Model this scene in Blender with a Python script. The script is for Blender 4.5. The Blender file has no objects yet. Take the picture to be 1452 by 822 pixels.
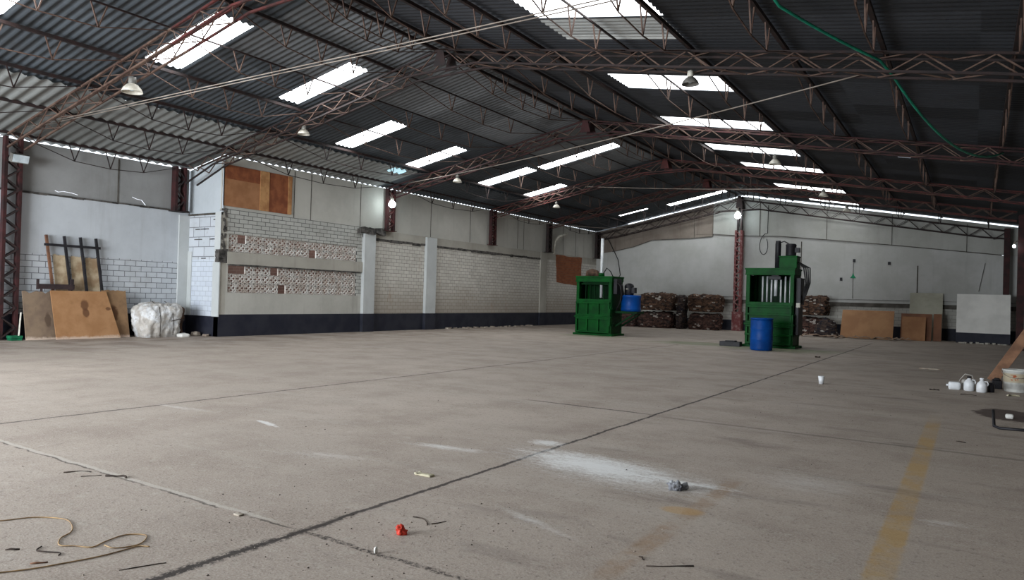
import bpy, bmesh, math, random
from mathutils import Vector, Matrix, noise as mnoise
random.seed(7)
scene = bpy.context.scene
COL = scene.collection
PI = math.pi

# ------------------------------------------------------------------ camera
F_PX, YAW, PITCH, ROLL = 1016.0, 0.57286, 0.006510, 0.028622
CAM_H = 1.30
cam_d = bpy.data.cameras.new('camera')
cam = bpy.data.objects.new('camera', cam_d)
COL.objects.link(cam)
cam_d.sensor_fit = 'HORIZONTAL'
cam_d.sensor_width = 36.0
cam_d.lens = F_PX / 1452.0 * 36.0
cam_d.shift_y = 3.0 / 1452.0
cam_d.clip_start = 0.05
cam_d.clip_end = 300
cf = Vector((-math.cos(PITCH) * math.sin(YAW), math.cos(PITCH) * math.cos(YAW), math.sin(PITCH)))
cr = Vector((math.cos(YAW), math.sin(YAW), 0.0))
cu = cr.cross(cf)
r2 = math.cos(ROLL) * cr + math.sin(ROLL) * cu
u2 = math.cos(ROLL) * cu - math.sin(ROLL) * cr
M = Matrix((r2, u2, -cf)).transposed().to_4x4()
M.translation = Vector((0, 0, CAM_H))
cam.matrix_world = M
scene.camera = cam

# ------------------------------------------------------------------ world, exposure, daylight
w = bpy.data.worlds.new('sky')
scene.world = w
w.use_nodes = True
bg = w.node_tree.nodes['Background']
bg.inputs[0].default_value = (0.86, 0.93, 1.0, 1)
bg.inputs[1].default_value = 2.2
scene.view_settings.view_transform = 'Standard'
scene.view_settings.look = 'None'
scene.view_settings.exposure = 0.10
scene.view_settings.gamma = 1.0
scene.view_settings.use_curve_mapping = False
SKY_E = 10.5            # radiance of the skylight sheets
SKY_E_R = 4.2           # weaker glow on the right slope, to darken that side
GATE_W = 3000.0          # area light added in an unseen gate to brighten the near floor


def area_light(name, loc, rot, sx, sy, watts, color):
    d = bpy.data.lights.new(name, 'AREA')
    d.shape = 'RECTANGLE'
    d.size, d.size_y = sx, sy
    d.energy = watts
    d.color = color
    o = bpy.data.objects.new(name, d)
    o.location = loc
    o.rotation_euler = rot
    COL.objects.link(o)
    return o


area_light('gate_daylight', (-11.0, -5.3, 2.3), (math.radians(90), 0, math.radians(0)), 9.0, 4.2, GATE_W, (0.88, 0.94, 1.0))


# ------------------------------------------------------------------ node helpers
def lin(c):
    c = c / 255.0
    return c / 12.92 if c <= 0.04045 else ((c + 0.055) / 1.055) ** 2.4


def rgb(r, g, b):
    return (lin(r), lin(g), lin(b), 1.0)


class NT:
    def __init__(s, name):
        s.m = bpy.data.materials.new(name)
        s.m.use_nodes = True
        s.t = s.m.node_tree
        s.bsdf = s.t.nodes['Principled BSDF']
        s._co = None

    def n(s, typ, **kw):
        nd = s.t.nodes.new(typ)
        for k, v in kw.items():
            setattr(nd, k, v)
        return nd

    def link(s, a, b):
        s.t.links.new(a, b)

    def put(s, sock, v):
        if hasattr(v, 'is_output'):
            s.link(v, sock)
        elif v is not None:
            try:
                sock.default_value = v
            except Exception:
                sock.default_value = (v, v, v, 1)

    def math(s, op, a, b=None, c=None):
        nd = s.n('ShaderNodeMath', operation=op)
        s.put(nd.inputs[0], a)
        if b is not None:
            s.put(nd.inputs[1], b)
        if c is not None:
            s.put(nd.inputs[2], c)
        return nd.outputs[0]

    def add(s, a, b): return s.math('ADD', a, b)
    def sub(s, a, b): return s.math('SUBTRACT', a, b)
    def mul(s, a, b): return s.math('MULTIPLY', a, b)
    def mx(s, a, b): return s.math('MAXIMUM', a, b)

    def mix(s, fac, a, b, blend='MIX'):
        nd = s.n('ShaderNodeMix', data_type='RGBA', blend_type=blend)
        s.put(nd.inputs[0], fac)
        s.put(nd.inputs[6], a)
        s.put(nd.inputs[7], b)
        return nd.outputs[2]

    def ramp(s, v, lo, hi, a=0.0, b=1.0, smooth=True):
        nd = s.n('ShaderNodeMapRange', interpolation_type='SMOOTHSTEP' if smooth else 'LINEAR')
        s.put(nd.inputs[0], v)
        nd.inputs[1].default_value = lo
        nd.inputs[2].default_value = hi
        nd.inputs[3].default_value = a
        nd.inputs[4].default_value = b
        return nd.outputs[0]

    def co(s):
        if s._co is None:
            s._co = s.n('ShaderNodeTexCoord').outputs['Object']
        return s._co

    def xyz(s):
        nd = s.n('ShaderNodeSeparateXYZ')
        s.link(s.co(), nd.inputs[0])
        return nd.outputs[0], nd.outputs[1], nd.outputs[2]

    def vec(s, x, y, z=0.0):
        nd = s.n('ShaderNodeCombineXYZ')
        s.put(nd.inputs[0], x); s.put(nd.inputs[1], y); s.put(nd.inputs[2], z)
        return nd.outputs[0]

    def scale(s, v, k):
        nd = s.n('ShaderNodeVectorMath', operation='MULTIPLY')
        s.put(nd.inputs[0], v)
        nd.inputs[1].default_value = k
        return nd.outputs[0]

    def noise(s, scale, detail=4, rough=0.55, v=None, out=0):
        nd = s.n('ShaderNodeTexNoise')
        s.link(v if v is not None else s.co(), nd.inputs['Vector'])
        nd.inputs['Scale'].default_value = scale
        nd.inputs['Detail'].default_value = detail
        nd.inputs['Roughness'].default_value = rough
        return nd.outputs[out]

    def bump(s, h, strength=0.3, dist=0.01):
        nd = s.n('ShaderNodeBump')
        nd.inputs['Strength'].default_value = strength
        nd.inputs['Distance'].default_value = dist
        s.link(h, nd.inputs['Height'])
        s.link(nd.outputs[0], s.bsdf.inputs['Normal'])

    def done(s, col, rough=0.8, metal=0.0, spec=0.3):
        s.put(s.bsdf.inputs['Base Color'], col)
        s.put(s.bsdf.inputs['Roughness'], rough)
        s.bsdf.inputs['Metallic'].default_value = metal
        s.bsdf.inputs['Specular IOR Level'].default_value = spec
        return s.m


def pmat(name, c1, c2=None, scale=6.0, rough=0.75, metal=0.0, bump=0.0, lo=0.35, hi=0.65, spec=0.3, detail=5, bscale=None):
    """one surface: two tones of the same stuff broken up by noise"""
    T = NT(name)
    if c2 is None:
        c2 = tuple(x * 0.72 for x in c1[:3]) + (1,)
    f = T.ramp(T.noise(scale, detail), lo, hi)
    if bump:
        T.bump(T.noise(bscale or scale * 3, 4), bump, 0.02)
    return T.done(T.mix(f, c1, c2), rough, metal, spec)


def emat(name, col, e):
    T = NT(name)
    T.bsdf.inputs['Emission Color'].default_value = col
    T.bsdf.inputs['Emission Strength'].default_value = e
    return T.done(col, 0.6)


# ------------------------------------------------------------------ mesh helpers
class MB:
    def __init__(s):
        s.v, s.f, s.mi, s.sm = [], [], [], []
        s.cur = 0

    def poly(s, pts, faces, smooth=False):
        b = len(s.v)
        s.v += [Vector(p) for p in pts]
        for f in faces:
            s.f.append([b + i for i in f]); s.mi.append(s.cur); s.sm.append(smooth)
        return s

    def box(s, a, b, rot=None, piv=None):
        x0, y0, z0 = a; x1, y1, z1 = b
        P = [Vector(p) for p in ((x0, y0, z0), (x1, y0, z0), (x1, y1, z0), (x0, y1, z0), (x0, y0, z1), (x1, y0, z1), (x1, y1, z1), (x0, y1, z1))]
        if rot is not None:
            pv = Vector(piv) if piv is not None else (P[0] + P[6]) / 2
            P = [rot @ (p - pv) + pv for p in P]
        return s.poly(P, ((3, 2, 1, 0), (4, 5, 6, 7), (0, 1, 5, 4), (1, 2, 6, 5), (2, 3, 7, 6), (3, 0, 4, 7)))

    def bar(s, p, q, w=0.04, h=None, up=(0, 0, 1)):
        h = w if h is None else h
        p, q = Vector(p), Vector(q)
        d = (q - p).normalized()
        up = Vector(up)
        if abs(d.dot(up)) > 0.98:
            up = Vector((1, 0, 0)) if abs(d.x) < 0.9 else Vector((0, 1, 0))
        a = d.cross(up).normalized()
        c = a.cross(d).normalized()
        a *= w / 2; c *= h / 2
        P = [p - a - c, p + a - c, p + a + c, p - a + c, q - a - c, q + a - c, q + a + c, q - a + c]
        return s.poly(P, ((3, 2, 1, 0), (4, 5, 6, 7), (0, 1, 5, 4), (1, 2, 6, 5), (2, 3, 7, 6), (3, 0, 4, 7)))

    def tube(s, pts, r, n=8, caps=True, smooth=True):
        pts = [Vector(p) for p in pts]
        rr = r if isinstance(r, (list, tuple)) else [r] * len(pts)
        b = len(s.v)
        prev = None
        for i, p in enumerate(pts):
            d = (pts[min(i + 1, len(pts) - 1)] - pts[max(i - 1, 0)])
            if d.length < 1e-9:
                d = Vector((0, 0, 1))
            d.normalize()
            if prev is None:
                up = Vector((0, 0, 1)) if abs(d.z) < 0.9 else Vector((1, 0, 0))
                a = d.cross(up).normalized()
            else:
                a = (prev - d * prev.dot(d))
                a = a.normalized() if a.length > 1e-6 else d.orthogonal().normalized()
            prev = a
            c = d.cross(a)
            for k in range(n):
                t = 2 * PI * k / n
                s.v.append(p + (a * math.cos(t) + c * math.sin(t)) * rr[i])
        for i in range(len(pts) - 1):
            for k in range(n):
                k2 = (k + 1) % n
                s.f.append([b + i * n + k, b + i * n + k2, b + (i + 1) * n + k2, b + (i + 1) * n + k])
                s.mi.append(s.cur); s.sm.append(smooth)
        if caps:
            s.f.append([b + k for k in reversed(range(n))]); s.mi.append(s.cur); s.sm.append(False)
            e = b + (len(pts) - 1) * n
            s.f.append([e + k for k in range(n)]); s.mi.append(s.cur); s.sm.append(False)
        return s

    def lathe(s, prof, n=24, c=(0, 0, 0)):
        """profile [(r, z)] turned about z through c"""
        return s.tube([(c[0], c[1], c[2] + z) for r, z in prof], [max(r, 1e-4) for r, z in prof], n) if False else s._lathe(prof, n, c)

    def _lathe(s, prof, n, c):
        b = len(s.v)
        for r, z in prof:
            for k in range(n):
                t = 2 * PI * k / n
                s.v.append(Vector((c[0] + r * math.cos(t), c[1] + r * math.sin(t), c[2] + z)))
        for i in range(len(prof) - 1):
            for k in range(n):
                k2 = (k + 1) % n
                s.f.append([b + i * n + k, b + i * n + k2, b + (i + 1) * n + k2, b + (i + 1) * n + k])
                s.mi.append(s.cur); s.sm.append(True)
        if prof[0][0] > 1e-3:
            s.f.append([b + k for k in reversed(range(n))]); s.mi.append(s.cur); s.sm.append(False)
        if prof[-1][0] > 1e-3:
            e = b + (len(prof) - 1) * n
            s.f.append([e + k for k in range(n)]); s.mi.append(s.cur); s.sm.append(False)
        return s

    def zigzag(s, A0, A1, B0, B1, n, w):
        """a lacing rod running to and fro between line A0-A1 and line B0-B1"""
        A0, A1, B0, B1 = map(Vector, (A0, A1, B0, B1))
        prev = None
        for i in range(n + 1):
            t = i / n
            p = A0.lerp(A1, t) if i % 2 == 0 else B0.lerp(B1, t)
            if prev is not None:
                s.bar(prev, p, w)
            prev = p
        return s

    def build(s, name, mats, parent=None, world=True, smooth=None, bevel=0.0):
        me = bpy.data.meshes.new(name)
        off = Vector((0, 0, 0))
        if parent is not None and world:
            q = parent
            while q is not None:
                off = off + Vector(q.location)
                q = q.parent
        me.from_pydata([tuple(v - off) for v in s.v], [], s.f)
        if not isinstance(mats, (list, tuple)):
            mats = [mats]
        for m in mats:
            me.materials.append(m)
        for p, mi, sm in zip(me.polygons, s.mi, s.sm):
            p.material_index = mi
            p.use_smooth = sm if smooth is None else smooth
        me.update()
        o = bpy.data.objects.new(name, me)
        COL.objects.link(o)
        if parent is not None:
            o.parent = parent
        if bevel:
            md = o.modifiers.new('bevel', 'BEVEL')
            md.width = bevel
            md.segments = 2
            md.limit_method = 'ANGLE'
        return o


def tag(o, label, cat, group=None):
    o['label'] = label
    o['category'] = cat
    if group:
        o['group'] = group
    return o


def thing(name, label, cat, loc=(0, 0, 0), rz=0.0, group=None):
    o = bpy.data.objects.new(name, None)
    o.empty_display_size = 0.1
    o.location = loc
    o.rotation_euler = (0, 0, rz)
    COL.objects.link(o)
    return tag(o, label, cat, group)


def struct(o):
    o['kind'] = 'structure'
    return o


def copy_thing(o, parent=None):
    c = o.copy()
    COL.objects.link(c)
    c.parent = parent
    for ch in [x for x in COL.objects if x.parent == o]:
        copy_thing(ch, c)
    return c


def fbm(p, k=1.0, seed=0.0):
    return mnoise.fractal(Vector(p) * k + Vector((seed, seed * 1.7, -seed)), 1.0, 2.0, 4)


# ------------------------------------------------------------------ the building's main measures (metres)
RX, RZ = -9.4, 6.5            # ridge
SL, SR = 0.20, 0.168          # roof slopes
XW = -17.04                   # long left wall
XREC = -18.5                  # left wall of the deep front bay
YREC = 11.9                   # where the wall steps inwards
YE = 34.7                     # end wall
XR = 1.5                      # right wall
YB = -5.0                     # back wall
TRUSS_Y = [7.45, 11.75, 18.35, 24.6, 29.3, 34.3]


def zr(x):
    return RZ - SL * (RX - x) if x < RX else RZ - SR * (x - RX)


# ------------------------------------------------------------------ materials of the setting
def make_floor():
    T = NT('concrete_floor')
    x, y, z = T.xyz()
    big = T.noise(0.22, 5, 0.6)
    mid = T.noise(1.3, 6, 0.62)
    str_ = T.noise(1.0, 6, 0.62, v=T.scale(T.co(), (0.25, 1.6, 1)))
    fine = T.noise(28, 3, 0.7)
    grain = T.noise(85, 3, 0.65)
    c = T.mix(T.ramp(big, 0.3, 0.7), rgb(176, 162, 150), rgb(157, 144, 133))
    c = T.mix(T.mul(T.ramp(mid, 0.4, 0.72), 0.55), c, rgb(126, 110, 99))
    c = T.mix(T.mul(T.ramp(str_, 0.52, 0.75), 0.45), c, rgb(186, 178, 168))
    c = T.mix(T.mul(T.ramp(fine, 0.52, 0.72), 0.7), c, rgb(96, 84, 75))
    c = T.mix(T.mul(T.ramp(T.noise(9, 6, 0.75), 0.52, 0.72), 0.5), c, rgb(190, 184, 174))
    c = T.mix(T.mul(T.ramp(grain, 0.38, 0.66), 0.6), c, rgb(192, 182, 170))
    wob = T.mul(T.sub(T.noise(2.2, 5, 0.7), 0.5), 0.07)
    wob2 = T.mul(T.sub(T.noise(14, 4, 0.7), 0.5), 0.05)
    wb = T.add(wob, wob2)
    brk = T.ramp(T.noise(3.5, 4, 0.7), 0.32, 0.55)

    def rng(v, a, b, soft=0.25):
        return T.mul(T.ramp(v, a - soft, a + soft), T.ramp(v, b - soft, b + soft, 1, 0))

    def seam(coord, c0, w):
        d = T.math('ABSOLUTE', T.add(T.sub(coord, c0), wb))
        return T.ramp(d, w * 0.4, w, 1, 0)

    dark = rgb(50, 42, 38)
    # long joints
    c = T.mix(T.mul(T.mul(seam(x, -3.03, 0.06), rng(y, -9, 2.9, 0.6)), T.ramp(T.noise(30, 4, 0.8), 0.42, 0.56)), c, dark)
    c = T.mix(T.mul(seam(x, -3.03, 0.026), T.mul(rng(y, -9, 28.5), 0.95)), c, dark)
    c = T.mix(T.mul(seam(x, -7.5, 0.028), T.mul(rng(y, -9, 21), 0.8)), c, dark)
    c = T.mix(T.mul(seam(x, -12.0, 0.022), T.mul(T.mul(rng(y, 3, 30), brk), 0.35)), c, dark)
    # cross joints
    c = T.mix(T.mul(T.mul(seam(y, 2.69, 0.028), rng(x, -20, -3.3, 0.15)), 0.6), c, rgb(196, 190, 180))
    c = T.mix(T.mul(T.mul(seam(y, 2.665, 0.014), rng(x, -20, -2.96, 0.05)), T.mul(brk, 0.75)), c, dark)
    c = T.mix(T.mul(T.mul(seam(y, 2.67, 0.028), rng(x, -3.0, 3, 0.05)), T.ramp(T.noise(24, 4, 0.8), 0.42, 0.58, 0.1, 0.95)), c, dark)
    c = T.mix(T.mul(T.mul(seam(y, 7.78, 0.035), rng(x, -4.7, -3.05, 0.25)), 0.8), c, dark)
    c = T.mix(T.mul(T.mul(seam(y, 7.7, 0.05), rng(x, -2.9, 3, 0.3)), 0.4), c, dark)
    c = T.mix(T.mul(T.mul(seam(y, 12.9, 0.05), rng(x, -20, 3, 0.3)), T.mul(brk, 0.3)), c, dark)
    c = T.mix(T.mul(T.mul(seam(y, 18.0, 0.06), rng(x, -20, 3, 0.3)), T.mul(brk, 0.3)), c, dark)
    # darker streaks, stronger towards the right side
    sc = T.noise(0.9, 5, 0.6, v=T.scale(T.co(), (0.8, 3.0, 1)))
    c = T.mix(T.mul(T.mul(T.ramp(sc, 0.55, 0.72), T.ramp(x, -5, -1)), 0.45), c, rgb(92, 82, 76))
    # white powder
    pn = T.noise(4.5, 7, 0.72)
    pn2 = T.noise(1.0, 7, 0.75, v=T.scale(T.co(), (2.2, 7.0, 1)))

    def blob(cx, cy, ax, ay, ang):
        dx, dy = T.sub(x, cx), T.sub(y, cy)
        ca, sa = math.cos(ang), math.sin(ang)
        u = T.mul(T.add(T.mul(dx, ca), T.mul(dy, sa)), 1 / ax)
        v = T.mul(T.sub(T.mul(dy, ca), T.mul(dx, sa)), 1 / ay)
        return T.sub(1.0, T.math('SQRT', T.add(T.mul(u, u), T.mul(v, v))))

    gr = T.noise(34, 6, 0.8)
    st2 = T.noise(1.0, 8, 0.8, v=T.scale(T.co(), (3.5, 13.0, 1)))
    pmix = T.add(T.mul(gr, 0.45), T.mul(st2, 0.55))

    def powder(cx, cy, ax, ay, ang, amt, lo=0.52, hi=0.72):
        b = T.math('MAXIMUM', blob(cx, cy, ax, ay, ang), 0.0)
        f = T.add(pmix, T.mul(T.sub(T.math('SQRT', b), 0.62), 0.42))
        return T.mul(T.mul(T.ramp(f, lo, hi), T.ramp(b, 0.0, 0.2)), amt)
    wht = rgb(236, 236, 234)
    c = T.mix(powder(-2.32, 5.02, 1.4, 0.62, -0.15, 0.8, 0.42, 0.74), c, wht)
    c = T.mix(powder(-2.45, 5.10, 0.9, 0.38, -0.2, 0.98, 0.37, 0.68), c, wht)
    c = T.mix(powder(-1.65, 5.02, 0.5, 0.10, 0.1, 0.9, 0.42, 0.7), c, wht)
    c = T.mix(powder(-3.75, 4.86, 0.7, 0.14, 0.15, 0.6, 0.46, 0.72), c, wht)
    c = T.mix(powder(-3.2, 5.6, 0.25, 0.2, 0.1, 0.75, 0.46, 0.62), c, wht)
    c = T.mix(powder(-2.15, 3.6, 0.75, 0.10, -0.35, 0.45), c, wht)
    c = T.mix(powder(-5.75, 4.6, 0.34, 0.06, -0.25, 0.7, 0.44, 0.6), c, wht)
    c = T.mix(powder(-4.3, 4.0, 0.9, 0.22, 0.3, 0.3), c, wht)
    c = T.mix(powder(-7.2, 4.6, 0.9, 0.15, 0.1, 0.35), c, wht)
    c = T.mix(powder(-1.0, 5.6, 0.9, 0.7, 0.1, 0.28), c, wht)
    c = T.mix(powder(-0.12, 5.1, 0.3, 0.16, 0.3, 0.4), c, wht)
    # worn yellow paint lines
    wear = T.ramp(T.noise(2.0, 6, 0.75), 0.36, 0.62)
    yl = T.ramp(T.math('ABSOLUTE', T.add(T.sub(x, -0.36), wob2)), 0.055, 0.085, 1, 0)
    c = T.mix(T.mul(T.mul(yl, rng(y, 2.4, 9.6, 0.8)), T.ramp(wear, 0, 1, 0.28, 0.62)), c, rgb(184, 146, 72))
    yl2 = T.ramp(T.math('ABSOLUTE', T.add(T.sub(x, -1.44), wob)), 0.03, 0.09, 1, 0)
    c = T.mix(T.mul(T.mul(yl2, rng(y, 3.1, 5.3, 0.3)), T.ramp(wear, 0, 1, 0.05, 0.5)), c, rgb(150, 116, 78))
    c = T.mix(T.mul(T.ramp(blob(-1.5, 4.35, 0.16, 0.1, 0.2), 0, 0.4), 0.5), c, rgb(190, 150, 84))
    # oil on the right
    oil = T.add(blob(0.42, 10.9, 0.45, 0.75, 0.2), T.mul(T.sub(pn, 0.5), 0.9))
    c = T.mix(T.mul(T.ramp(oil, 0.1, 0.25), 0.85), c, rgb(62, 44, 40))
    # green overspray around the presses
    for gx, gy, r in ((-4.6, 21.6, 2.4), (-11.3, 23.0, 1.8), (-7.3, 22.0, 2.2)):
        c = T.mix(T.mul(T.ramp(T.add(blob(gx, gy, r, r * 0.7, 0), T.mul(T.sub(mid, 0.5), 0.8)), 0.1, 0.8), 0.5), c, rgb(92, 118, 72))
    # dirt at the foot of the left wall
    c = T.mix(T.mul(T.ramp(x, -13.2, -16.8), T.mul(T.ramp(mid, 0.35, 0.7), 0.5)), c, rgb(112, 92, 80))
    # freckles of grit near the broken joint
    fl = T.mul(T.ramp(T.noise(60, 3, 0.8), 0.62, 0.68), T.ramp(T.math('ABSOLUTE', T.sub(x, -2.6)), 0.2, 1.6, 1, 0))
    c = T.mix(T.mul(T.mul(fl, rng(y, 0, 3.6, 0.6)), 0.8), c, rgb(60, 52, 48))
    h = T.add(T.mul(fine, 0.6), T.mul(grain, 0.5))
    T.bump(h, 0.25, 0.01)
    return T.done(c, T.ramp(mid, 0.3, 0.7, 0.62, 0.85), 0, 0.35)


def brick_mat(name, axis, paint, paint2, mortar, bw=0.25, bh=0.125, mortar_w=0.007, grime=(118, 108, 98), g=0.35, low=0.0, rust=0.0):
    T = NT(name)
    x, y, z = T.xyz()
    u = y if axis == 'Y' else x
    T2 = T.n('ShaderNodeTexBrick')
    T.link(T.vec(u, z), T2.inputs['Vector'])
    T2.inputs['Scale'].default_value = 1.0
    T2.inputs['Brick Width'].default_value = bw
    T2.inputs['Row Height'].default_value = bh
    T2.inputs['Mortar Size'].default_value = mortar_w
    T2.inputs['Mortar Smooth'].default_value = 0.4
    T2.inputs['Bias'].default_value = 0.0
    T2.inputs['Color1'].default_value = rgb(*paint)
    T2.inputs['Color2'].default_value = rgb(*paint2)
    T2.inputs['Mortar'].default_value = rgb(*mortar)
    c = T2.outputs[0]
    n1 = T.noise(0.9, 6, 0.65)
    n2 = T.noise(7, 5, 0.65)
    c = T.mix(T.mul(T.ramp(n1, 0.45, 0.75), g), c, rgb(*grime))
    c = T.mix(T.mul(T.ramp(n2, 0.58, 0.75), g), c, rgb(*[k * 0.85 for k in grime]))
    if low:
        c = T.mix(T.mul(T.ramp(T.add(z, T.mul(T.sub(n1, 0.5), 1.6)), 0.6, 2.0, 1, 0), low), c, rgb(136, 124, 110))
    if rust:
        rs = T.noise(1.7, 5, 0.7, v=T.scale(T.co(), (1, 1, 0.35)))
        c = T.mix(T.mul(T.ramp(rs, 0.58, 0.74), rust), c, rgb(160, 124, 92))
    T.bump(T2.outputs['Fac'], -0.5, 0.02)
    return T.done(c, 0.85, 0, 0.2)


def plaster_mat(name, c1, c2, stain=(104, 96, 88), s=0.4, streak=True, sc=1.0):
    T = NT(name)
    n1 = T.noise(0.8 * sc, 6, 0.65)
    n2 = T.noise(9, 5, 0.7)
    st = T.noise(1.0, 5, 0.65, v=T.scale(T.co(), (3.0, 3.0, 0.22)))
    c = T.mix(T.ramp(n1, 0.32, 0.68), rgb(*c1), rgb(*c2))
    if streak:
        c = T.mix(T.mul(T.ramp(st, 0.52, 0.8), s), c, rgb(*stain))
    c = T.mix(T.mul(T.ramp(n2, 0.6, 0.8), s * 0.7), c, rgb(*stain))
    T.bump(n2, 0.12, 0.01)
    return T.done(c, 0.88, 0, 0.2)


MAT = {}
MAT['floor'] = make_floor()
MAT['brick_rec'] = brick_mat('white_brick_front_bay', 'Y', (196, 200, 204), (184, 188, 192), (100, 102, 106), bw=0.29, bh=0.14, mortar_w=0.009, g=0.35)
MAT['brick_ret'] = brick_mat('white_brick_return', 'X', (204, 210, 218), (196, 202, 212), (160, 166, 174), bh=0.135, g=0.2)
MAT['brick_big'] = brick_mat('rough_block_return', 'X', (200, 204, 210), (190, 195, 200), (118, 120, 124), bw=0.5, bh=0.27, mortar_w=0.012, g=0.25)
MAT['brick_scr'] = brick_mat('grey_brick_over_screens', 'Y', (186, 186, 180), (174, 174, 168), (78, 78, 76), mortar_w=0.009, bw=0.29, bh=0.115, g=0.25)
MAT['brick_main'] = brick_mat('white_brick_long_wall', 'Y', (208, 204, 195), (196, 192, 183), (124, 119, 112), bw=0.27, bh=0.125, mortar_w=0.008, g=0.3, low=0.6, rust=0.35)
MAT['brick_end'] = brick_mat('white_brick_end_wall', 'X', (190, 188, 180), (178, 176, 168), (130, 128, 122), bw=0.3, bh=0.15, g=0.3)
MAT['brick_rw'] = brick_mat('white_brick_right_wall', 'Y', (150, 148, 142), (142, 140, 134), (104, 102, 98), g=0.5)
MAT['plas_rec'] = plaster_mat('white_plaster_front_bay', (194, 198, 202), (182, 186, 190), s=0.22)
MAT['plas_ret'] = plaster_mat('pale_plaster_return', (188, 194, 198), (176, 182, 186), s=0.2)
MAT['plas_main'] = plaster_mat('grey_plaster_long_wall', (188, 186, 178), (172, 170, 162), s=0.35)
MAT['plas_end'] = plaster_mat('white_plaster_end_wall', (184, 184, 181), (170, 170, 165), s=0.22)
MAT['sheet_rec'] = plaster_mat('fibre_cement_front_bay', (152, 152, 151), (136, 136, 134), (104, 100, 95), 0.4)
MAT['sheet_main'] = plaster_mat('fibre_cement_long_wall', (192, 190, 182), (178, 176, 168), (136, 130, 120), 0.35)
MAT['sheet_end'] = plaster_mat('fibre_cement_end_wall', (176, 176, 171), (162, 162, 155), (120, 114, 106), 0.35)
MAT['sheet_old'] = plaster_mat('stained_fibre_cement', (136, 127, 117), (116, 106, 97), (76, 62, 56), 0.85)
MAT['conc'] = plaster_mat('painted_concrete', (190, 192, 190), (172, 173, 170), (120, 116, 108), 0.4)
MAT['conc_blue'] = plaster_mat('bluish_white_concrete', (196, 199, 198), (182, 185, 184), (128, 126, 122), 0.3)
MAT['conc_warm'] = plaster_mat('warm_grey_concrete', (176, 172, 162), (160, 156, 146), (112, 104, 94), 0.4)
MAT['band'] = pmat('navy_black_band', rgb(30, 32, 44), rgb(44, 45, 54), 2.0, 0.6, bump=0.1)
MAT['mortar_broken'] = pmat('broken_grey_mortar', rgb(96, 92, 88), rgb(52, 50, 48), 6.0, 0.95, bump=0.6)
MAT['seamline'] = pmat('dark_joint', rgb(70, 66, 60), rgb(96, 92, 86), 3.0, 0.9)
MAT['red_brick'] = brick_mat('bare_red_brick', 'Y', (150, 92, 62), (132, 78, 54), (120, 96, 78), bw=0.22, bh=0.09, g=0.3, grime=(90, 62, 48))
MAT['out_wall'] = brick_mat('outside_brick', 'Y', (112, 82, 72), (92, 66, 58), (120, 100, 90), bw=0.25, bh=0.1, g=0.3)
MAT['out_floor'] = pmat('outside_ground', rgb(150, 140, 130))


def roof_mat(name, base, sheet_var, light=None):
    """corrugated metal; every sheet its own tone"""
    T = NT(name)
    x, y, z = T.xyz()
    cell = T.vec(T.math('FLOOR', T.mul(x, 1 / 2.1)), T.math('FLOOR', T.mul(y, 1 / 0.86)))
    wn = T.n('ShaderNodeTexWhiteNoise', noise_dimensions='2D')
    T.link(cell, wn.inputs['Vector'])
    k = T.ramp(wn.outputs[0], 0, 1, 1 - sheet_var, 1 + sheet_var, smooth=False)
    c = rgb(*base)
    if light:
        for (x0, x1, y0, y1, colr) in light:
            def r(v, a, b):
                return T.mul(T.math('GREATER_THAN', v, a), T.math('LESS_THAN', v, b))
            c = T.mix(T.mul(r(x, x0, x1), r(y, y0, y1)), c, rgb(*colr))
    dirt = T.noise(1.2, 5, 0.65)
    sc = T.n('ShaderNodeMix', data_type='RGBA', blend_type='MULTIPLY')
    sc.inputs[0].default_value = 1
    T.put(sc.inputs[6], c)
    T.link(T.vec(k, k, k), sc.inputs[7])
    c = T.mix(T.mul(T.ramp(dirt, 0.5, 0.75), 0.35), sc.outputs[2], rgb(40, 34, 30))
    return T.done(c, 0.62, 0.0, 0.35)


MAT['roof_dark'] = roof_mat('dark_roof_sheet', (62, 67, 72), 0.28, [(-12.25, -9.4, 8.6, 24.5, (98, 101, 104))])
MAT['roof_right'] = roof_mat('dark_roof_sheet_right', (44, 46, 50), 0.4, [(-6.3, -4.1, 10.32, 11.45, (168, 170, 168))])  # base dimmed for the less lit slope; pale patch paints a daylit sheet
MAT['roof_light'] = roof_mat('galvanised_roof_sheet', (126, 128, 126), 0.12)
MAT['skylight'] = emat('daylit_translucent_sheet', (0.95, 0.98, 1.0, 1), SKY_E)
MAT['skylight_r'] = emat('daylit_translucent_sheet_right', (0.95, 0.98, 1.0, 1), SKY_E_R)
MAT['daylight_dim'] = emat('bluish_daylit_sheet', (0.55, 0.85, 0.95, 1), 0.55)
MAT['daylight_crack'] = emat('daylight_in_crack', (0.9, 0.93, 1.0, 1), 0.9)
MAT['steel_dark'] = pmat('dark_painted_steel', rgb(38, 33, 33), rgb(52, 38, 36), 5.0, 0.7)
MAT['steel_red'] = pmat('red_primer_steel', rgb(88, 42, 39), rgb(54, 34, 32), 4.0, 0.7)
MAT['steel_tan'] = pmat('rusty_tan_steel', rgb(100, 80, 69), rgb(70, 51, 44), 5.0, 0.7)
MAT['steel_wine'] = pmat('wine_red_steel', rgb(66, 34, 34), rgb(40, 25, 25), 4.0, 0.7)
MAT['steel_chip'] = pmat('chipped_red_and_white_steel', rgb(116, 62, 62), rgb(156, 128, 124), 7.0, 0.75, lo=0.45, hi=0.7)
MAT['wire_grey'] = pmat('pale_wire', rgb(150, 140, 130), rgb(120, 108, 98), 3.0, 0.6)

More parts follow.
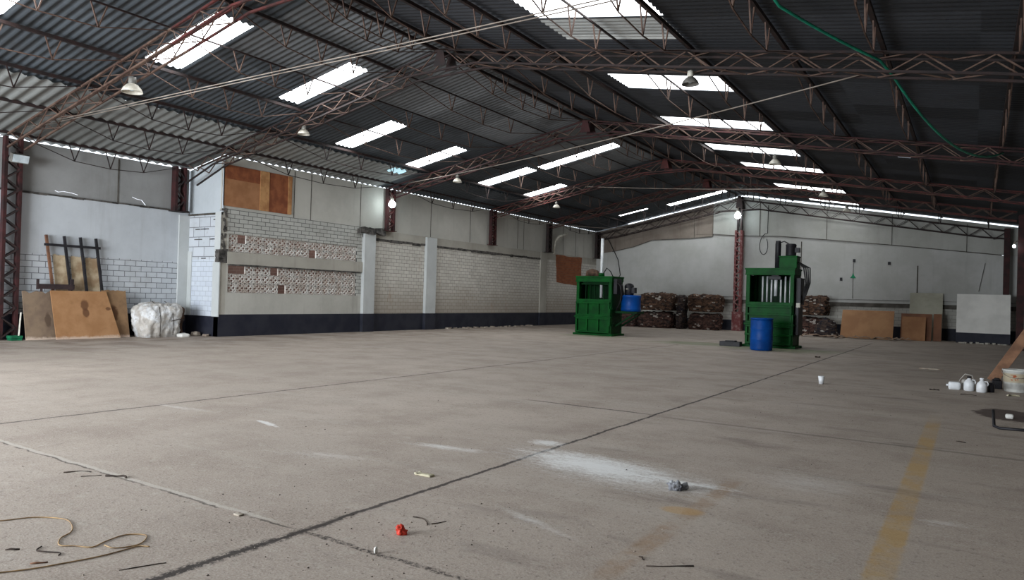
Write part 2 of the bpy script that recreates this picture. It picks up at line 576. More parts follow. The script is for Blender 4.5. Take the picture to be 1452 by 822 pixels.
# ------------------------------------------------------------------ setting: floor, roof, walls
b = MB()
b.poly([(-19.5, YB - 6, 0), (XR, YB - 6, 0), (XR, YE, 0), (-19.5, YE, 0), (-19.5, YB - 6, -0.2), (XR, YB - 6, -0.2), (XR, YE, -0.2), (-19.5, YE, -0.2)],
       ((0, 1, 2, 3), (7, 6, 5, 4), (4, 5, 1, 0), (5, 6, 2, 1), (6, 7, 3, 2), (7, 4, 0, 3)))
struct(b.build('floor', MAT['floor']))

# skylights: (x0, x1, y0, y1)
SKYL = [(-13.55, -11.3, 7.70, 8.45), (-13.5, -11.25, 10.80, 11.42), (-15.0, -12.95, 14.0, 14.62), (-15.28, -13.2, 17.05, 17.75),
        (-15.25, -13.1, 21.0, 21.75), (-12.85, -10.0, 21.35, 21.95), (-15.2, -13.5, 24.1, 24.72), (-14.8, -13.35, 32.4, 32.75), (-12.46, -9.65, 32.75, 33.35),
        (-13.55, -11.3, 4.4, 5.28), (-13.2, -11.0, 0.6, 1.5), (-15.2, -13.0, -2.6, -1.7)]
NL = len(SKYL) - 2      # the last two are unseen, added to light the near floor
SKYR = [(-6.25, -4.05, 9.3, 10.28), (-6.6, -4.15, 13.72, 14.8), (-7.0, -4.35, 17.7, 18.7), (-6.98, -4.38, 21.3, 22.3), (-6.78, -4.2, 24.5, 25.4),
        (-6.78, -4.13, 29.3, 30.6), (-6.22, -4.13, 33.0, 34.0), (-1.75, -1.45, 20.85, 21.1), (-6.5, -4.1, 5.3, 6.3), (-6.5, -4.1, 1.4, 2.4), (-6.5, -4.1, -2.6, -1.6)]  # last three: out of view, put in to brighten the near floor


def wave(y, per, amp):
    return amp * math.sin(2 * PI * y / per)


def corrugated(x0, x1, y0, y1, per, amp, holes, dz, xs_extra=(), flare=0.0):
    b = MB()
    xs = {x0, x1}
    for h in holes:
        for v in h[:2]:
            if x0 < v < x1:
                xs.add(v)
    for v in xs_extra:
        if x0 < v < x1:
            xs.add(v)
    xs = sorted(xs)
    ys = {round(y0 + i * per / 6, 4) for i in range(int((y1 - y0) / (per / 6)) + 1)} | {y1}
    for h in holes:
        for v in h[2:4]:
            if y0 < v < y1:
                ys.add(v)
    ys = sorted(ys)
    nx = len(xs)
    P = [(x, y, zr(x) + dz + wave(y, per, amp)) for y in ys for x in xs]
    Fc = []
    for j in range(len(ys) - 1):
        ym = (ys[j] + ys[j + 1]) / 2
        for i in range(nx - 1):
            xm = (xs[i] + xs[i + 1]) / 2
            if any(h[0] < xm < h[1] and h[2] < ym < h[3] for h in holes):
                continue
            a = j * nx + i
            Fc.append((a, a + nx, a + nx + 1, a + 1))
    b.poly(P, Fc, smooth=True)
    return b


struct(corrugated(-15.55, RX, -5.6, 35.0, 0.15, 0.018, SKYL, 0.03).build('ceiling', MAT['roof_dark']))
struct(corrugated(RX, XR + 0.35, -5.6, 35.0, 0.15, 0.018, SKYR, 0.03).build('ceiling_right', MAT['roof_right']))
struct(corrugated(-18.6, -15.35, -5.6, YREC + 0.12, 0.24, 0.022, [h for h in SKYL if h[2] < 6], -0.03).build('ceiling_eave_front', MAT['roof_light']))
struct(corrugated(-17.14, -15.35, YREC + 0.12, 17.9, 0.24, 0.022, [h for h in SKYL], -0.03).build('ceiling_eave', MAT['roof_light']))
struct(corrugated(-17.12, -15.35, 17.9, 35.0, 0.2, 0.024, [h for h in SKYL], -0.03).build('ceiling_eave_back', MAT['roof_dark']))
# ridge cap
b = MB()
b.poly([(RX - 0.35, -5.6, zr(RX - 0.35) + 0.07), (RX, -5.6, RZ + 0.09), (RX + 0.35, -5.6, zr(RX + 0.35) + 0.07),
        (RX - 0.35, 35, zr(RX - 0.35) + 0.07), (RX, 35, RZ + 0.09), (RX + 0.35, 35, zr(RX + 0.35) + 0.07)], ((0, 3, 4, 1), (1, 4, 5, 2)))
struct(b.build('ceiling_ridge', MAT['steel_dark']))


def skylight(h, label, group, m='skylight'):
    b = corrugated(h[0] - 0.03, h[1] + 0.03, h[2] - 0.02, h[3] + 0.02, 0.15, 0.018, [], 0.055)
    return tag(b.build('skylight', MAT[m]), label, 'skylight', group)


ORD = ['first', 'second', 'third', 'fourth', 'fifth', 'sixth', 'seventh', 'eighth', 'ninth', 'tenth']
LLAB = ['white translucent skylight on the left roof slope, behind the nearest truss',
        'long white skylight on the left slope, just before the second truss',
        'white skylight on the left slope, nearest beyond the second truss',
        'white skylight on the left slope, just before the third truss with the lit lamp',
        'lower of the two end-to-end skylights beyond the third left truss',
        'upper of the two end-to-end skylights, reaching up to the ridge',
        'short white skylight on the left slope just before the fourth truss',
        'narrow skylight low on the left slope, close to the end wall',
        'thin bright skylight below the ridge, close to the end wall',
        'white skylight cut off by the top left corner of the photo']
LLAB += ['skylight on the left slope, first behind the nearest bay', 'skylight on the left slope, farthest behind the camera']
for h, l in zip(SKYL, LLAB):
    skylight(h, l, 'skylights on the left slope')
RLAB = ['bright skylight on the right slope cut by the top edge of the photo',
        'broad white skylight on the right slope with a dark lamp hanging before it',
        'second full skylight on the right slope from the camera',
        'third full skylight on the right slope, behind the second right truss',
        'fourth full skylight on the right slope from the camera',
        'fifth full skylight on the right slope from the camera',
        'farthest skylight on the right slope, next to the end wall',
        'tiny patch of daylight in the dark right slope, right of the skylight row']
RLAB += ['skylight on the right slope, just behind the upper photo edge', 'skylight on the right slope, nearly overhead of the camera', 'skylight on the right slope, farthest behind the camera']
for h, l in zip(SKYR, RLAB):
    skylight(h, l, 'skylights on the right slope', 'skylight_r')
b = corrugated(-15.75, -15.42, 16.9, 17.45, 0.24, 0.032, [], -0.04)  # glowing panel in place of daylight through a gap in the corrugation
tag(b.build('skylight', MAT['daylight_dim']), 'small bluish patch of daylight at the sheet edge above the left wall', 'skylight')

# ---- left wall of the deep front bay
b = MB()
mats = [MAT['band'], MAT['brick_rec'], MAT['plas_rec'], MAT['sheet_rec']]
T0 = 0.2
gx = XREC
for k, (z0, z1) in enumerate(((0, 0.58), (0.58, 2.0), (2.0, 3.42))):
    b.cur = k
    b.box((gx - T0, YB, z0), (gx, YREC, z1))
b.cur = 3
b.box((gx - 0.06, YB, 3.42), (gx - 0.03, YREC, zr(gx) - 0.095))
struct(b.build('wall_left_front', mats))
# ledge of rough mortar between plaster and sheets
b = MB()
n = 60
for i in range(n):
    y0 = YB + (YREC - YB) * i / n
    y1 = YB + (YREC - YB) * (i + 1) / n
    h = 0.05 + 0.04 * random.random()
    b.box((gx - 0.2, y0, 3.42 - h * 0.5), (gx + 0.01 + 0.015 * random.random(), y1, 3.42 + 0.01))
struct(b.build('trim_1', MAT['mortar_broken']))

b = MB()  # glowing strips laid on the sheets stand for daylit cracks
for pts in (((8.43, 3.53), (8.50, 3.50), (8.62, 3.53), (8.8, 3.52), (8.95, 3.49)), ((10.3, 3.62), (10.42, 3.58), (10.55, 3.57), (10.66, 3.45))):
    for p, q in zip(pts[:-1], pts[1:]):
        b.bar((gx - 0.028, *p), (gx - 0.028, *q), 0.006, 0.02, up=(1, 0, 0))
struct(b.build('trim_15', MAT['daylight_crack']))

# ---- return wall
b = MB()
mats = [MAT['band'], MAT['brick_ret'], MAT['brick_big'], MAT['plas_ret']]
for k, (z0, z1) in enumerate(((0, 0.54), (0.54, 2.08), (2.08, 3.33))):
    b.cur = k
    b.box((XREC - T0, YREC, z0), (XW - 0.002, YREC + 0.2, z1))
b.cur = 3
pts = [(XREC - 0.1, 3.33), (XW, 3.33), (XW, zr(XW) - 0.10), (XREC - 0.1, zr(XREC - 0.1) - 0.10)]
b.poly([(x, YREC + 0.04, z) for x, z in pts] + [(x, YREC + 0.08, z) for x, z in pts],
       ((3, 2, 1, 0), (4, 5, 6, 7), (0, 1, 5, 4), (1, 2, 6, 5), (2, 3, 7, 6), (3, 0, 4, 7)))
struct(b.build('wall_left_return', mats))
b = MB()
for i in range(14):
    x0 = XREC + (XW - XREC) * i / 14
    b.box((x0, YREC - 0.012 - 0.012 * random.random(), 3.29), (x0 + (XW - XREC) / 14, YREC + 0.06, 3.345))
struct(b.build('trim_2', MAT['seamline']))
# flush concrete posts framing the return wall
b = MB()
b.box((XREC, YREC - 0.30, 0.54), (XREC + 0.05, YREC, 3.3))
b.box((XREC + 0.002, YREC - 0.025, 0.54), (XREC + 0.22, YREC + 0.002, 2.3))
struct(b.build('trim_3', MAT['conc_blue']))
b = MB()
b.box((XW - 0.26, YREC - 0.03, 0.54), (XW + 0.03, YREC, 2.0))
b.box((XW - 0.22, YREC - 0.02, 2.0), (XW + 0.02, YREC, 3.36))
struct(b.build('trim_4', MAT['conc_blue']))

# broken mortar along the wall corner
b = MB()
for i in range(26):
    z0 = 1.95 + 1.5 * random.random() ** 0.8
    y0 = YREC - 0.02 + random.uniform(0.0, 0.14)
    b.box((XW - 0.1, y0, z0), (XW + 0.012 + 0.02 * random.random(), y0 + 0.02 + 0.05 * random.random(), z0 + 0.04 + 0.10 * random.random()), Matrix.Rotation(random.uniform(-0.3, 0.3), 3, 'X'))
for i in range(7):
    z0 = 2.0 + 0.05 * i
    b.box((XW - 0.12, YREC - 0.045 - 0.02 * random.random(), z0), (XW + 0.04, YREC + 0.2 + 0.05 * random.random(), z0 + 0.06), Matrix.Rotation(random.uniform(-0.1, 0.1), 3, 'X'))
for i in range(9):
    x0 = XREC + 0.25 + 0.9 * random.random()
    z0 = random.choice((2.1, 2.62, 2.9, 3.15))
    b.box((x0, YREC - 0.012, z0), (x0 + 0.1 + 0.25 * random.random(), YREC + 0.02, z0 + 0.025))
struct(b.build('trim_16', MAT['mortar_broken']))

# ---- long left wall
mats = [MAT['band'], MAT['plas_main'], MAT['brick_scr'], MAT['brick_main'], MAT['conc_warm'], MAT['sheet_main']]
b = MB()
def wl(k, y0, y1, z0, z1, dx=0.0, th=0.2):
    b.cur = k
    b.box((XW - th, y0, z0), (XW + dx, y1, z1))
BZ = 0.60
wl(0, YREC + 0.2, YE, 0, BZ)
wl(0, YREC, YREC + 0.2, 0, BZ)
wl(4, YREC, YREC + 0.2, BZ, 3.36)                      # corner post
wl(1, YREC + 0.2, 17.2, BZ, 1.19)
wl(4, YREC + 0.2, 17.2, 1.97, 2.30, 0.05)              # sill beam between the screens
wl(2, YREC + 0.2, 17.2, 2.80, 3.46)
wl(2, 16.97, 17.2, 1.19, 2.80)
wl(1, YREC + 0.2, YREC + 0.26, 1.19, 2.80)
wl(3, 17.2, YE, BZ, 3.12)
wl(4, 17.2, 28.9, 3.12, 3.42, 0.03)
wl(4, 28.9, YE, 3.12, 3.45, 0.0)
b.cur = 5
b.box((XW - 0.07, YREC + 0.02, 3.40), (XW - 0.03, YE, zr(XW) - 0.08))
struct(b.build('wall_left', mats))
# ragged grey strip below the beam
b = MB()
y = 17.75
while y < 28.8:
    y2 = y + 0.15 + 0.5 * random.random()
    b.box((XW - 0.05, y, 3.08 - 0.05 * random.random()), (XW + 0.034, min(y2, 28.9), 3.135 + 0.02 * random.random()))
    y = y2
struct(b.build('trim_5', MAT['mortar_broken']))
# joint under the sill beam (rough mortar)
b = MB()
y = YREC + 0.25
while y < 17.1:
    y2 = y + 0.3
    b.box((XW - 0.05, y, 1.93), (XW + 0.055, min(y2, 17.1), 1.972 + 0.012 * random.random()))
    y = y2
struct(b.build('trim_6', MAT['mortar_broken']))
# pilasters
for k, (y0, y1, z1, nm) in enumerate(((17.2, 17.72, 3.30, 'trim_7'), (20.40, 20.98, 3.40, 'trim_8'), (28.75, 29.35, 3.40, 'trim_9'))):
    b = MB()
    b.cur = 0
    pr = 0.12 if k < 2 else 0.05
    b.box((XW - 0.02, y0, BZ), (XW + pr, y1, z1))
    b.cur = 1
    b.box((XW - 0.02, y0 - 0.004, 0), (XW + pr + 0.005, y1 + 0.004, BZ))
    struct(b.build(nm, [MAT['conc_blue'] if k < 2 else MAT['conc_warm'], MAT['band']], bevel=0.01))
# rough patch of mortar over the first pilaster
b = MB()
for i in range(16):
    y0 = 16.9 + 1.0 * random.random()
    z0 = 3.24 + 0.12 * random.random()
    b.box((XW - 0.05, y0, z0), (XW + 0.12 + 0.07 * random.random(), y0 + 0.25, z0 + 0.08 + 0.08 * random.random()), Matrix.Rotation(random.uniform(-0.2, 0.2), 3, 'X'))
struct(b.build('trim_10', MAT['mortar_broken']))

# joints between the upper wall sheets
b = MB()
for y0, top in ((14.36, None), (15.0, None), (17.1, None), (20.75, None), (23.23, None), (26.8, None), (27.3, None), (31.0, None), (32.3, None)):
    b.box((XW - 0.04, y0 - 0.012, 3.44), (XW - 0.024, y0 + 0.012, zr(XW) - 0.12))
for y0 in (9.93,):
    b.box((XREC - 0.04, y0 - 0.018, 3.43), (XREC - 0.02, y0 + 0.018, zr(XREC) - 0.14))
struct(b.build('trim_11', MAT['seamline']))

# bare brick patch in the long wall near the far corner
b = MB()
prof = []
N = 40
for i in range(N):
    t = i / N
    e = 0.05 * fbm((t * 9, 0, 0), 1.0, 3.1)
    if t < .25: p = (30.2 + 2.75 * t * 4, 3.40 + e)
    elif t < .5: p = (32.95 + e, 3.40 - (t - .25) * 4 * 1.45)
    elif t < .75: p = (32.95 - (t - .5) * 4 * 2.55, 1.95 + e + 0.12 * (t - .5) * 4)
    else: p = (30.4 - 0.2 * (t - .75) * 4 + e * 2, 2.07 + (t - .75) * 4 * 1.33)
    prof.append(p)
P = [(XW + 0.012, p[0], p[1]) for p in prof] + [(XW - 0.03, p[0], p[1]) for p in prof]
b.poly(P, [tuple(range(N))] + [(i, i + N, (i + 1) % N + N, (i + 1) % N) for i in range(N)])
struct(b.build('trim_12', MAT['red_brick']))

# ---- end wall
mats = [MAT['band'], MAT['brick_end'], MAT['plas_end'], MAT['sheet_old'], MAT['sheet_end']]
b = MB()
b.cur = 0
b.box((XW - 0.2, YE, 0), (XR + 0.2, YE + 0.2, 0.5))
b.cur = 1
b.box((XW - 0.2, YE, 0.5), (XR + 0.2, YE + 0.2, 1.32))
b.cur = 2
b.box((XW - 0.2, YE - 0.04, 1.47), (XR + 0.2, YE + 0.2, 3.5))
b.cur = 1
b.box((XW - 0.2, YE + 0.02, 1.32), (XR + 0.2, YE + 0.2, 1.47))
def quadp(k, pts, y0, y1):
    b.cur = k
    n = len(pts)
    b.poly([(x, y0, z) for x, z in pts] + [(x, y1, z) for x, z in pts],
           [tuple(reversed(range(n))), tuple(range(n, 2 * n))] + [(i, (i + 1) % n, (i + 1) % n + n, i + n) for i in range(n)])
low = [(XW - 0.2, 3.7), (-16.1, 3.83), (-14.9, 4.07), (-13.9, 4.40), (-11.86, 4.45), (-10.78, 4.52), (-10.76, 4.63), (-9.6, 4.53), (-7.66, 4.46), (-5.6, 4.26), (-3.0, 3.98), (0.9, 3.52), (XR + 0.2, 3.45)]
quadp(2, [(XW - 0.2, 3.5)] + [(XR + 0.2, 3.5)] + list(reversed(low[:-2])) if False else [(XW - 0.2, 3.5), (0.95, 3.5)] + list(reversed(low[:-2])), YE - 0.04, YE + 0.2)
GAP = 0.10
def up(x): return zr(x) - (GAP if x <= RX else 0.07)
old = [p for p in low if p[0] <= -10.77]
quadp(3, old + [(-10.78, up(-10.78)), (XW - 0.2, up(XW - 0.2))], YE - 0.08, YE + 0.02)
new = [(-10.76, 4.63)] + [p for p in low if p[0] > -10.75]
quadp(4, new + [(XR + 0.2, up(XR + 0.2)), (RX, up(RX)), (-10.76, up(-10.76))], YE - 0.07, YE + 0.02)
struct(b.build('wall_end', mats))
# seams and sheet edges of the end wall
b = MB()
for p, q in zip(low[1:-1], low[2:]):
    if p[0] > 0.8:
        break
    b.bar((p[0], YE - 0.075, p[1]), (q[0], YE - 0.075, q[1]), 0.03, 0.035)
for x0 in (-11.7, -8.55, -5.62, -3.02, -0.3):
    z0 = [q for q in low if q[0] <= x0][-1]
    z1 = [q for q in low if q[0] > x0][0]
    t = (x0 - z0[0]) / (z1[0] - z0[0])
    zz = z0[1] + (z1[1] - z0[1]) * t
    b.bar((x0, YE - 0.08, zz - 0.02), (x0, YE - 0.08, up(x0) - 0.1), 0.04, 0.02)
b.box((-6.7, YE - 0.05, 1.55), (-6.66, YE - 0.036, 4.2))
b.box((-2.05, YE - 0.05, 1.75), (-2.0, YE - 0.036, 3.1))
b.bar((0.35, YE - 0.05, 3.2), (0.15, YE - 0.05, 2.05), 0.05, 0.02)
b.box((XW, YE - 0.055, 1.60), (XR, YE - 0.036, 1.615))
b.box((XW, YE - 0.06, 1.30), (XR, YE + 0.05, 1.475))
struct(b.build('trim_13', MAT['seamline']))
# newer grey patch sheet beside the step
b = MB()
b.box((-11.68, YE - 0.1, 4.63), (-10.8, YE - 0.078, 5.45))
struct(b.build('trim_14', MAT['sheet_old']))

# ---- right wall and back wall with an unseen gate opening put in for light
b = MB()
b.cur = 0
b.box((XR, YB, 0), (XR + 0.2, YE, 0.5))
b.cur = 1
b.box((XR, YB, 0.5), (XR + 0.2, YE, zr(XR) - 0.02))
struct(b.build('wall_right', [MAT['band'], MAT['brick_rw']]))
b = MB()
b.box((-18.7, YB - 0.2, 0), (-15.8, YB, 4.5))
b.box((-6.2, YB - 0.2, 0), (XR + 0.2, YB, 4.5))
pts = [(-18.7, 4.5), (XR + 0.2, 4.5), (XR + 0.2, up(XR + 0.2)), (RX, up(RX)), (-18.7, up(-18.7))]
n = 5
b.poly([(x, YB - 0.2, z) for x, z in pts] + [(x, YB, z) for x, z in pts],
       [tuple(range(n)), tuple(reversed(range(n, 2 * n)))] + [(i, i + n, (i + 1) % n + n, (i + 1) % n) for i in range(n)])
struct(b.build('wall_back', MAT['plas_main']))

# yard wall seen through the pierced blocks
b = MB()
b.box((-20.6, 11.0, -0.1), (-20.4, 26.0, 3.6))
struct(b.build('wall_yard', MAT['out_wall']))
b = MB()
b.box((-20.6, YREC + 0.2, -0.15), (XW - 0.2, 26.0, -0.02))
struct(b.build('floor_yard', MAT['out_floor']))

# ------------------------------------------------------------------ pierced block screens and boarded opening
MAT['clay'] = pmat('whitewashed_clay_block', rgb(206, 202, 196), rgb(180, 168, 158), 5.0, 0.9, bump=0.2)


def screen(z0, z1, rows, label, broken):
    b = MB()
    y0, y1 = YREC + 0.27, 16.96
    cols = 17
    cw, ch = (y1 - y0) / cols, (z1 - z0) / rows
    xa, xb = XW - 0.08, XW - 0.03
    xm, d = (xa + xb) / 2, xb - xa
    for i in range(cols):
        for j in range(rows):
            cy, cz = y0 + (i + .5) * cw, z0 + (j + .5) * ch
            if (i, j) in broken:
                continue
            e = 0.018
            b.box((xa, cy - cw / 2, cz - ch / 2), (xb, cy + cw / 2, cz - ch / 2 + e))
            b.box((xa, cy - cw / 2, cz + ch / 2 - e), (xb, cy + cw / 2, cz + ch / 2))
            b.box((xa, cy - cw / 2, cz - ch / 2 + e), (xb, cy - cw / 2 + e, cz + ch / 2 - e))
            b.box((xa, cy + cw / 2 - e, cz - ch / 2 + e), (xb, cy + cw / 2, cz + ch / 2 - e))
            for sy in (-.25, .25):
                for sz in (-.25, .25):
                    for sg in (1, -1):
                        b.bar((xm, cy + sy * cw - cw * .24, cz + sz * ch - sg * ch * .24), (xm, cy + sy * cw + cw * .24, cz + sz * ch + sg * ch * .24), d, 0.02)
    return tag(b.build('pierced_block_screen', MAT['clay']), label, 'block screen', 'pierced block screens')


screen(2.302, 2.798, 2, 'upper band of pierced clay blocks under the boarded opening', {(1, 1), (10, 0)})
screen(1.192, 1.968, 3, 'lower, taller band of pierced clay blocks above the plain plaster', {(1, 2), (5, 2), (6, 0), (0, 2)})

MAT['ply_a'] = pmat('orange_plywood', rgb(168, 120, 84), rgb(150, 104, 70), 3.0, 0.7, spec=0.3)
MAT['ply_b'] = pmat('dark_orange_plywood', rgb(146, 88, 56), rgb(120, 66, 42), 4.0, 0.7)
MAT['ply_c'] = pmat('pale_plywood', rgb(190, 144, 96), rgb(160, 112, 72), 4.0, 0.7)
t = thing('plywood_boarding', 'orange plywood sheets boarding the opening high on the left wall', 'boarding', (XW, 13.1, 3.53))
xa, xb = XW - 0.03, XW + 0.0
MB().box((xa, 11.95, 3.54), (xb, 13.12, 4.28)).build('board', MAT['ply_a'], t)['label'] = 'wide orange brown board'
MB().box((xa, 11.95, 4.28), (xb, 13.12, 4.66)).build('board', MAT['ply_b'], t)['label'] = 'dark brown strip along the top'
MB().box((xa, 13.12, 3.54), (xb + 0.012, 13.43, 4.66)).build('board', MAT['ply_c'], t)['label'] = 'pale upright strip'
MB().box((xa, 13.43, 3.54), (xb, 14.10, 4.66)).build('board', MAT['ply_b'], t)['label'] = 'dark reddish board'
MB().box((xa, 14.10, 3.54), (xb + 0.012, 14.24, 4.66)).build('board', MAT['ply_c'], t)['label'] = 'narrow pale edge strip'

# ------------------------------------------------------------------ roof steel
CH = 0.036


def truss(i, Y, label, mat_chord, mat_web, xl, zcl, xr_=1.15, tie=None, top_off=0.12, bot_off=0.40):
    t = thing('roof_truss', label, 'truss', (xl, Y, zr(xl) - 0.4), 0, 'lattice roof trusses')
    hw = 0.17
    for s in (-1, 1):
        y = Y + s * hw
        b = MB()
        xs_ = -12.0
        b.cur = 1
        b.bar((xl, y, zr(xl) - top_off), (xs_, y, zr(xs_) - top_off), CH)
        b.cur = 0
        b.bar((xs_, y, zr(xs_) - top_off), (RX, y, RZ - top_off), CH)
        b.bar((RX, y, RZ - top_off), (xr_, y, zr(xr_) - top_off), CH)
        b.build('top_chord', [mat_chord, mat_web if i == 0 else mat_chord], t)
        b = MB()
        P = [(xl, y, zr(xl) - top_off - (0.30 if i != 1 else 0.48)), (xl + 1.2, y, zr(xl + 1.2) - bot_off), (RX - 0.9, y, zr(RX - 0.9) - bot_off + 0.02), (RX + 0.9, y, zr(RX + 0.9) - bot_off + 0.02), (xr_ - 1.0, y, zr(xr_ - 1.0) - bot_off), (xr_, y, zr(xr_) - top_off - 0.30)]
        P.insert(2, (-12.0, y, zr(-12.0) - bot_off))
        for k_, (p, q) in enumerate(zip(P[:-1], P[1:])):
            b.cur = 1 if k_ < 2 else 0
            b.bar(p, q, CH)
        mm = mat_chord
        b.build('bottom_chord', [mm, mat_web if i == 0 else mm], t)
        b = MB()
        nl = int((RX - xl) / 0.42) // 2 * 2
        b.zigzag((xl + 0.1, y, zr(xl + 0.1) - top_off), (RX - 0.1, y, RZ - top_off), (xl + 0.1, y, zr(xl + 0.1) - bot_off), (RX - 0.1, y, RZ - bot_off), nl, 0.019)
        nr = int((xr_ - RX) / 0.42) // 2 * 2
        b.zigzag((RX + 0.1, y, RZ - top_off), (xr_ - 0.1, y, zr(xr_) - top_off), (RX + 0.1, y, RZ - bot_off), (xr_ - 0.1, y, zr(xr_) - bot_off), nr, 0.019)
        b.build('web_rod', mat_web, t)
    for off, nm in ((top_off, 'top_lacing'), (bot_off, 'bottom_lacing')):
        b = MB()
        xa, xb = xl + 1.2, RX - 0.9
        b.zigzag((xa, Y - hw, zr(xa) - off), (xb, Y - hw, zr(xb) - off), (xa, Y + hw, zr(xa) - off), (xb, Y + hw, zr(xb) - off), 16, 0.018)
        b.build(nm, mat_web, t)
        b = MB()
        xa, xb = RX + 0.9, xr_ - 1.0
        b.zigzag((xa, Y - hw, zr(xa) - off), (xb, Y - hw, zr(xb) - off), (xa, Y + hw, zr(xa) - off), (xb, Y + hw, zr(xb) - off), 18, 0.018)
        b.build(nm, mat_web, t)
    for s in (-1, 1):
        b = MB()
        y = Y + s * (hw + 0.02)
        b.poly([(RX - 0.16, y, RZ - bot_off - 0.06), (RX + 0.16, y, RZ - bot_off - 0.06), (RX + 0.08, y, RZ - 0.14), (RX - 0.08, y, RZ - 0.14),
                (RX - 0.16, y + 0.01, RZ - bot_off - 0.06), (RX + 0.16, y + 0.01, RZ - bot_off - 0.06), (RX + 0.08, y + 0.01, RZ - 0.14), (RX - 0.08, y + 0.01, RZ - 0.14)],
               ((0, 1, 2, 3), (7, 6, 5, 4), (4, 5, 1, 0), (5, 6, 2, 1), (6, 7, 3, 2), (7, 4, 0, 3)))
        b.build('ridge_plate', mat_chord, t)
    if tie:
        for dy in (-0.05, 0.05):
            MB().tube([(xl + 0.6, Y + dy, tie), (RX, Y + dy, tie + 0.0), (xr_ - 0.3, Y + dy, tie)], 0.009, 5).build('tie_rod', MAT['wire_grey'], t)
    return t


TL = ['rusty lattice truss nearest the camera, crossing the large left skylight',
      'lattice truss second from the camera, starting above the recessed wall corner',
      'lattice truss with the bright lit lamp at its left end',
      'red lattice truss fourth from the camera, over the middle of the brick wall',
      'lattice truss fifth from the camera, last before the end wall',
      'dark lattice truss lying along the top of the end wall']
TM = [(MAT['steel_red'], MAT['steel_tan']), (MAT['steel_dark'], MAT['steel_tan']), (MAT['steel_wine'], MAT['steel_tan']),
      (MAT['steel_red'], MAT['steel_tan']), (MAT['steel_red'], MAT['steel_tan']), (MAT['steel_dark'], MAT['steel_dark'])]
for i, Y in enumerate(TRUSS_Y):
    xl = -18.2 if i < 2 else -16.85
    truss(i, Y, TL[i], TM[i][0], TM[i][1], xl, 0, tie=4.74 if i == 0 else None, top_off=0.30 if i == 5 else 0.12, bot_off=0.66 if i == 5 else 0.40)

# purlins, one per bay and line
PX = [(-18.3, 'eave line of the recessed bay'), (-16.6, 'line next to the left eave'), (-15.05, 'second line above the left eave'), (-13.6, 'third line above the left eave'), (-12.1, 'third line below the ridge on the left'),
      (-10.75, 'second line below the ridge on the left'), (-9.55, 'ridge line on the left'), (-9.2, 'ridge line on the right'), (-8.15, 'second line below the ridge on the right'), (-7.02, 'third line below the ridge on the right'),
      (-5.25, 'line through the middle of the right skylights'), (-4.08, 'line along the lower ends of the right skylights'), (-2.55, 'third line above the right eave'), (-1.18, 'second line above the right eave'), (0.4, 'line next to the right eave')]
BAYS = [2.9] + TRUSS_Y
BN = ['nearest bay', 'bay past nearest truss', 'bay past second truss', 'bay past third truss', 'bay past fourth truss', 'last bay']


def purlin(x, y0, y1, label, near, k=0):
    t = thing('roof_purlin', label, 'purlin', (x, (y0 + y1) / 2, zr(x) - 0.1), 0, 'trussed roof purlins')
    zt = zr(x) - 0.055
    b = MB()
    thin = x in (-12.1, -5.25) or (x in (-13.6, -10.75) and k >= 2)
    b.bar((x, y0, zt), (x, y1, zt), 0.026 if thin else 0.06, 0.03 if thin else 0.06)
    b.build('chord', MAT['steel_dark'], t)
    L = y1 - y0
    ts = (0.3, 0.5, 0.7)
    dr = (0.40, 0.45, 0.40)
    pts = [(x, y0 + 0.05, zt - 0.03)] + [(x, y0 + L * a, zt - d) for a, d in zip(ts, dr)] + [(x, y1 - 0.05, zt - 0.03)]
    wm = MAT['steel_tan'] if x > -14.5 and near else MAT['steel_dark']
    b = MB()
    for p, q in zip(pts[:-1], pts[1:]):
        b.bar(p, q, 0.016)
    b.build('tie_rod', wm, t)
    for p in pts[1:-1]:
        b = MB()
        for s in (-1, 1):
            b.bar(p, (x, p[1] + s * 0.13, zt - 0.02), 0.019)
        b.build('strut', wm, t)
    return t


for px, pn in PX:
    for k in range(len(BAYS) - 1):
        y0, y1 = BAYS[k] + (0.0 if k == 0 else 0.0), BAYS[k + 1]
        if px == -18.3 and k > 1:
            continue
        purlin(px, y0 + 0.01, y1 - 0.01, 'purlin in %s, %s' % (BN[k], pn), k < 5, k)


# columns
def lattice_column(x, y, z0, z1, label, mat, mat2, wx=0.14, wy=0.30, group='lattice steel columns', ratio=1.0):
    t = thing('steel_column', label, 'column', (x, y, z0), 0, group)
    for sy in (-1, 1):
        b = MB()
        b.box((x - wx / 2, y + sy * wy / 2 - 0.035, z0), (x + wx / 2, y + sy * wy / 2 + 0.035, z1))
        b.build('flange', mat, t)
    n = max(4, int((z1 - z0) / 0.22) // 2 * 2)
    for sx in (-1, 1):
        b = MB()
        xx = x + sx * wx * 0.42
        b.zigzag((xx, y - wy / 2, z0 + 0.05), (xx, y - wy / 2, z1 - 0.05), (xx, y + wy / 2, z0 + 0.05), (xx, y + wy / 2, z1 - 0.05), n, 0.03)
        b.build('lacing', mat2, t)
    b = MB()
    b.box((x - wx / 2 - 0.05, y - wy / 2 - 0.08, z0), (x + wx / 2 + 0.05, y + wy / 2 + 0.08, z0 + 0.02))
    b.build('base_plate', mat2, t)
    return t


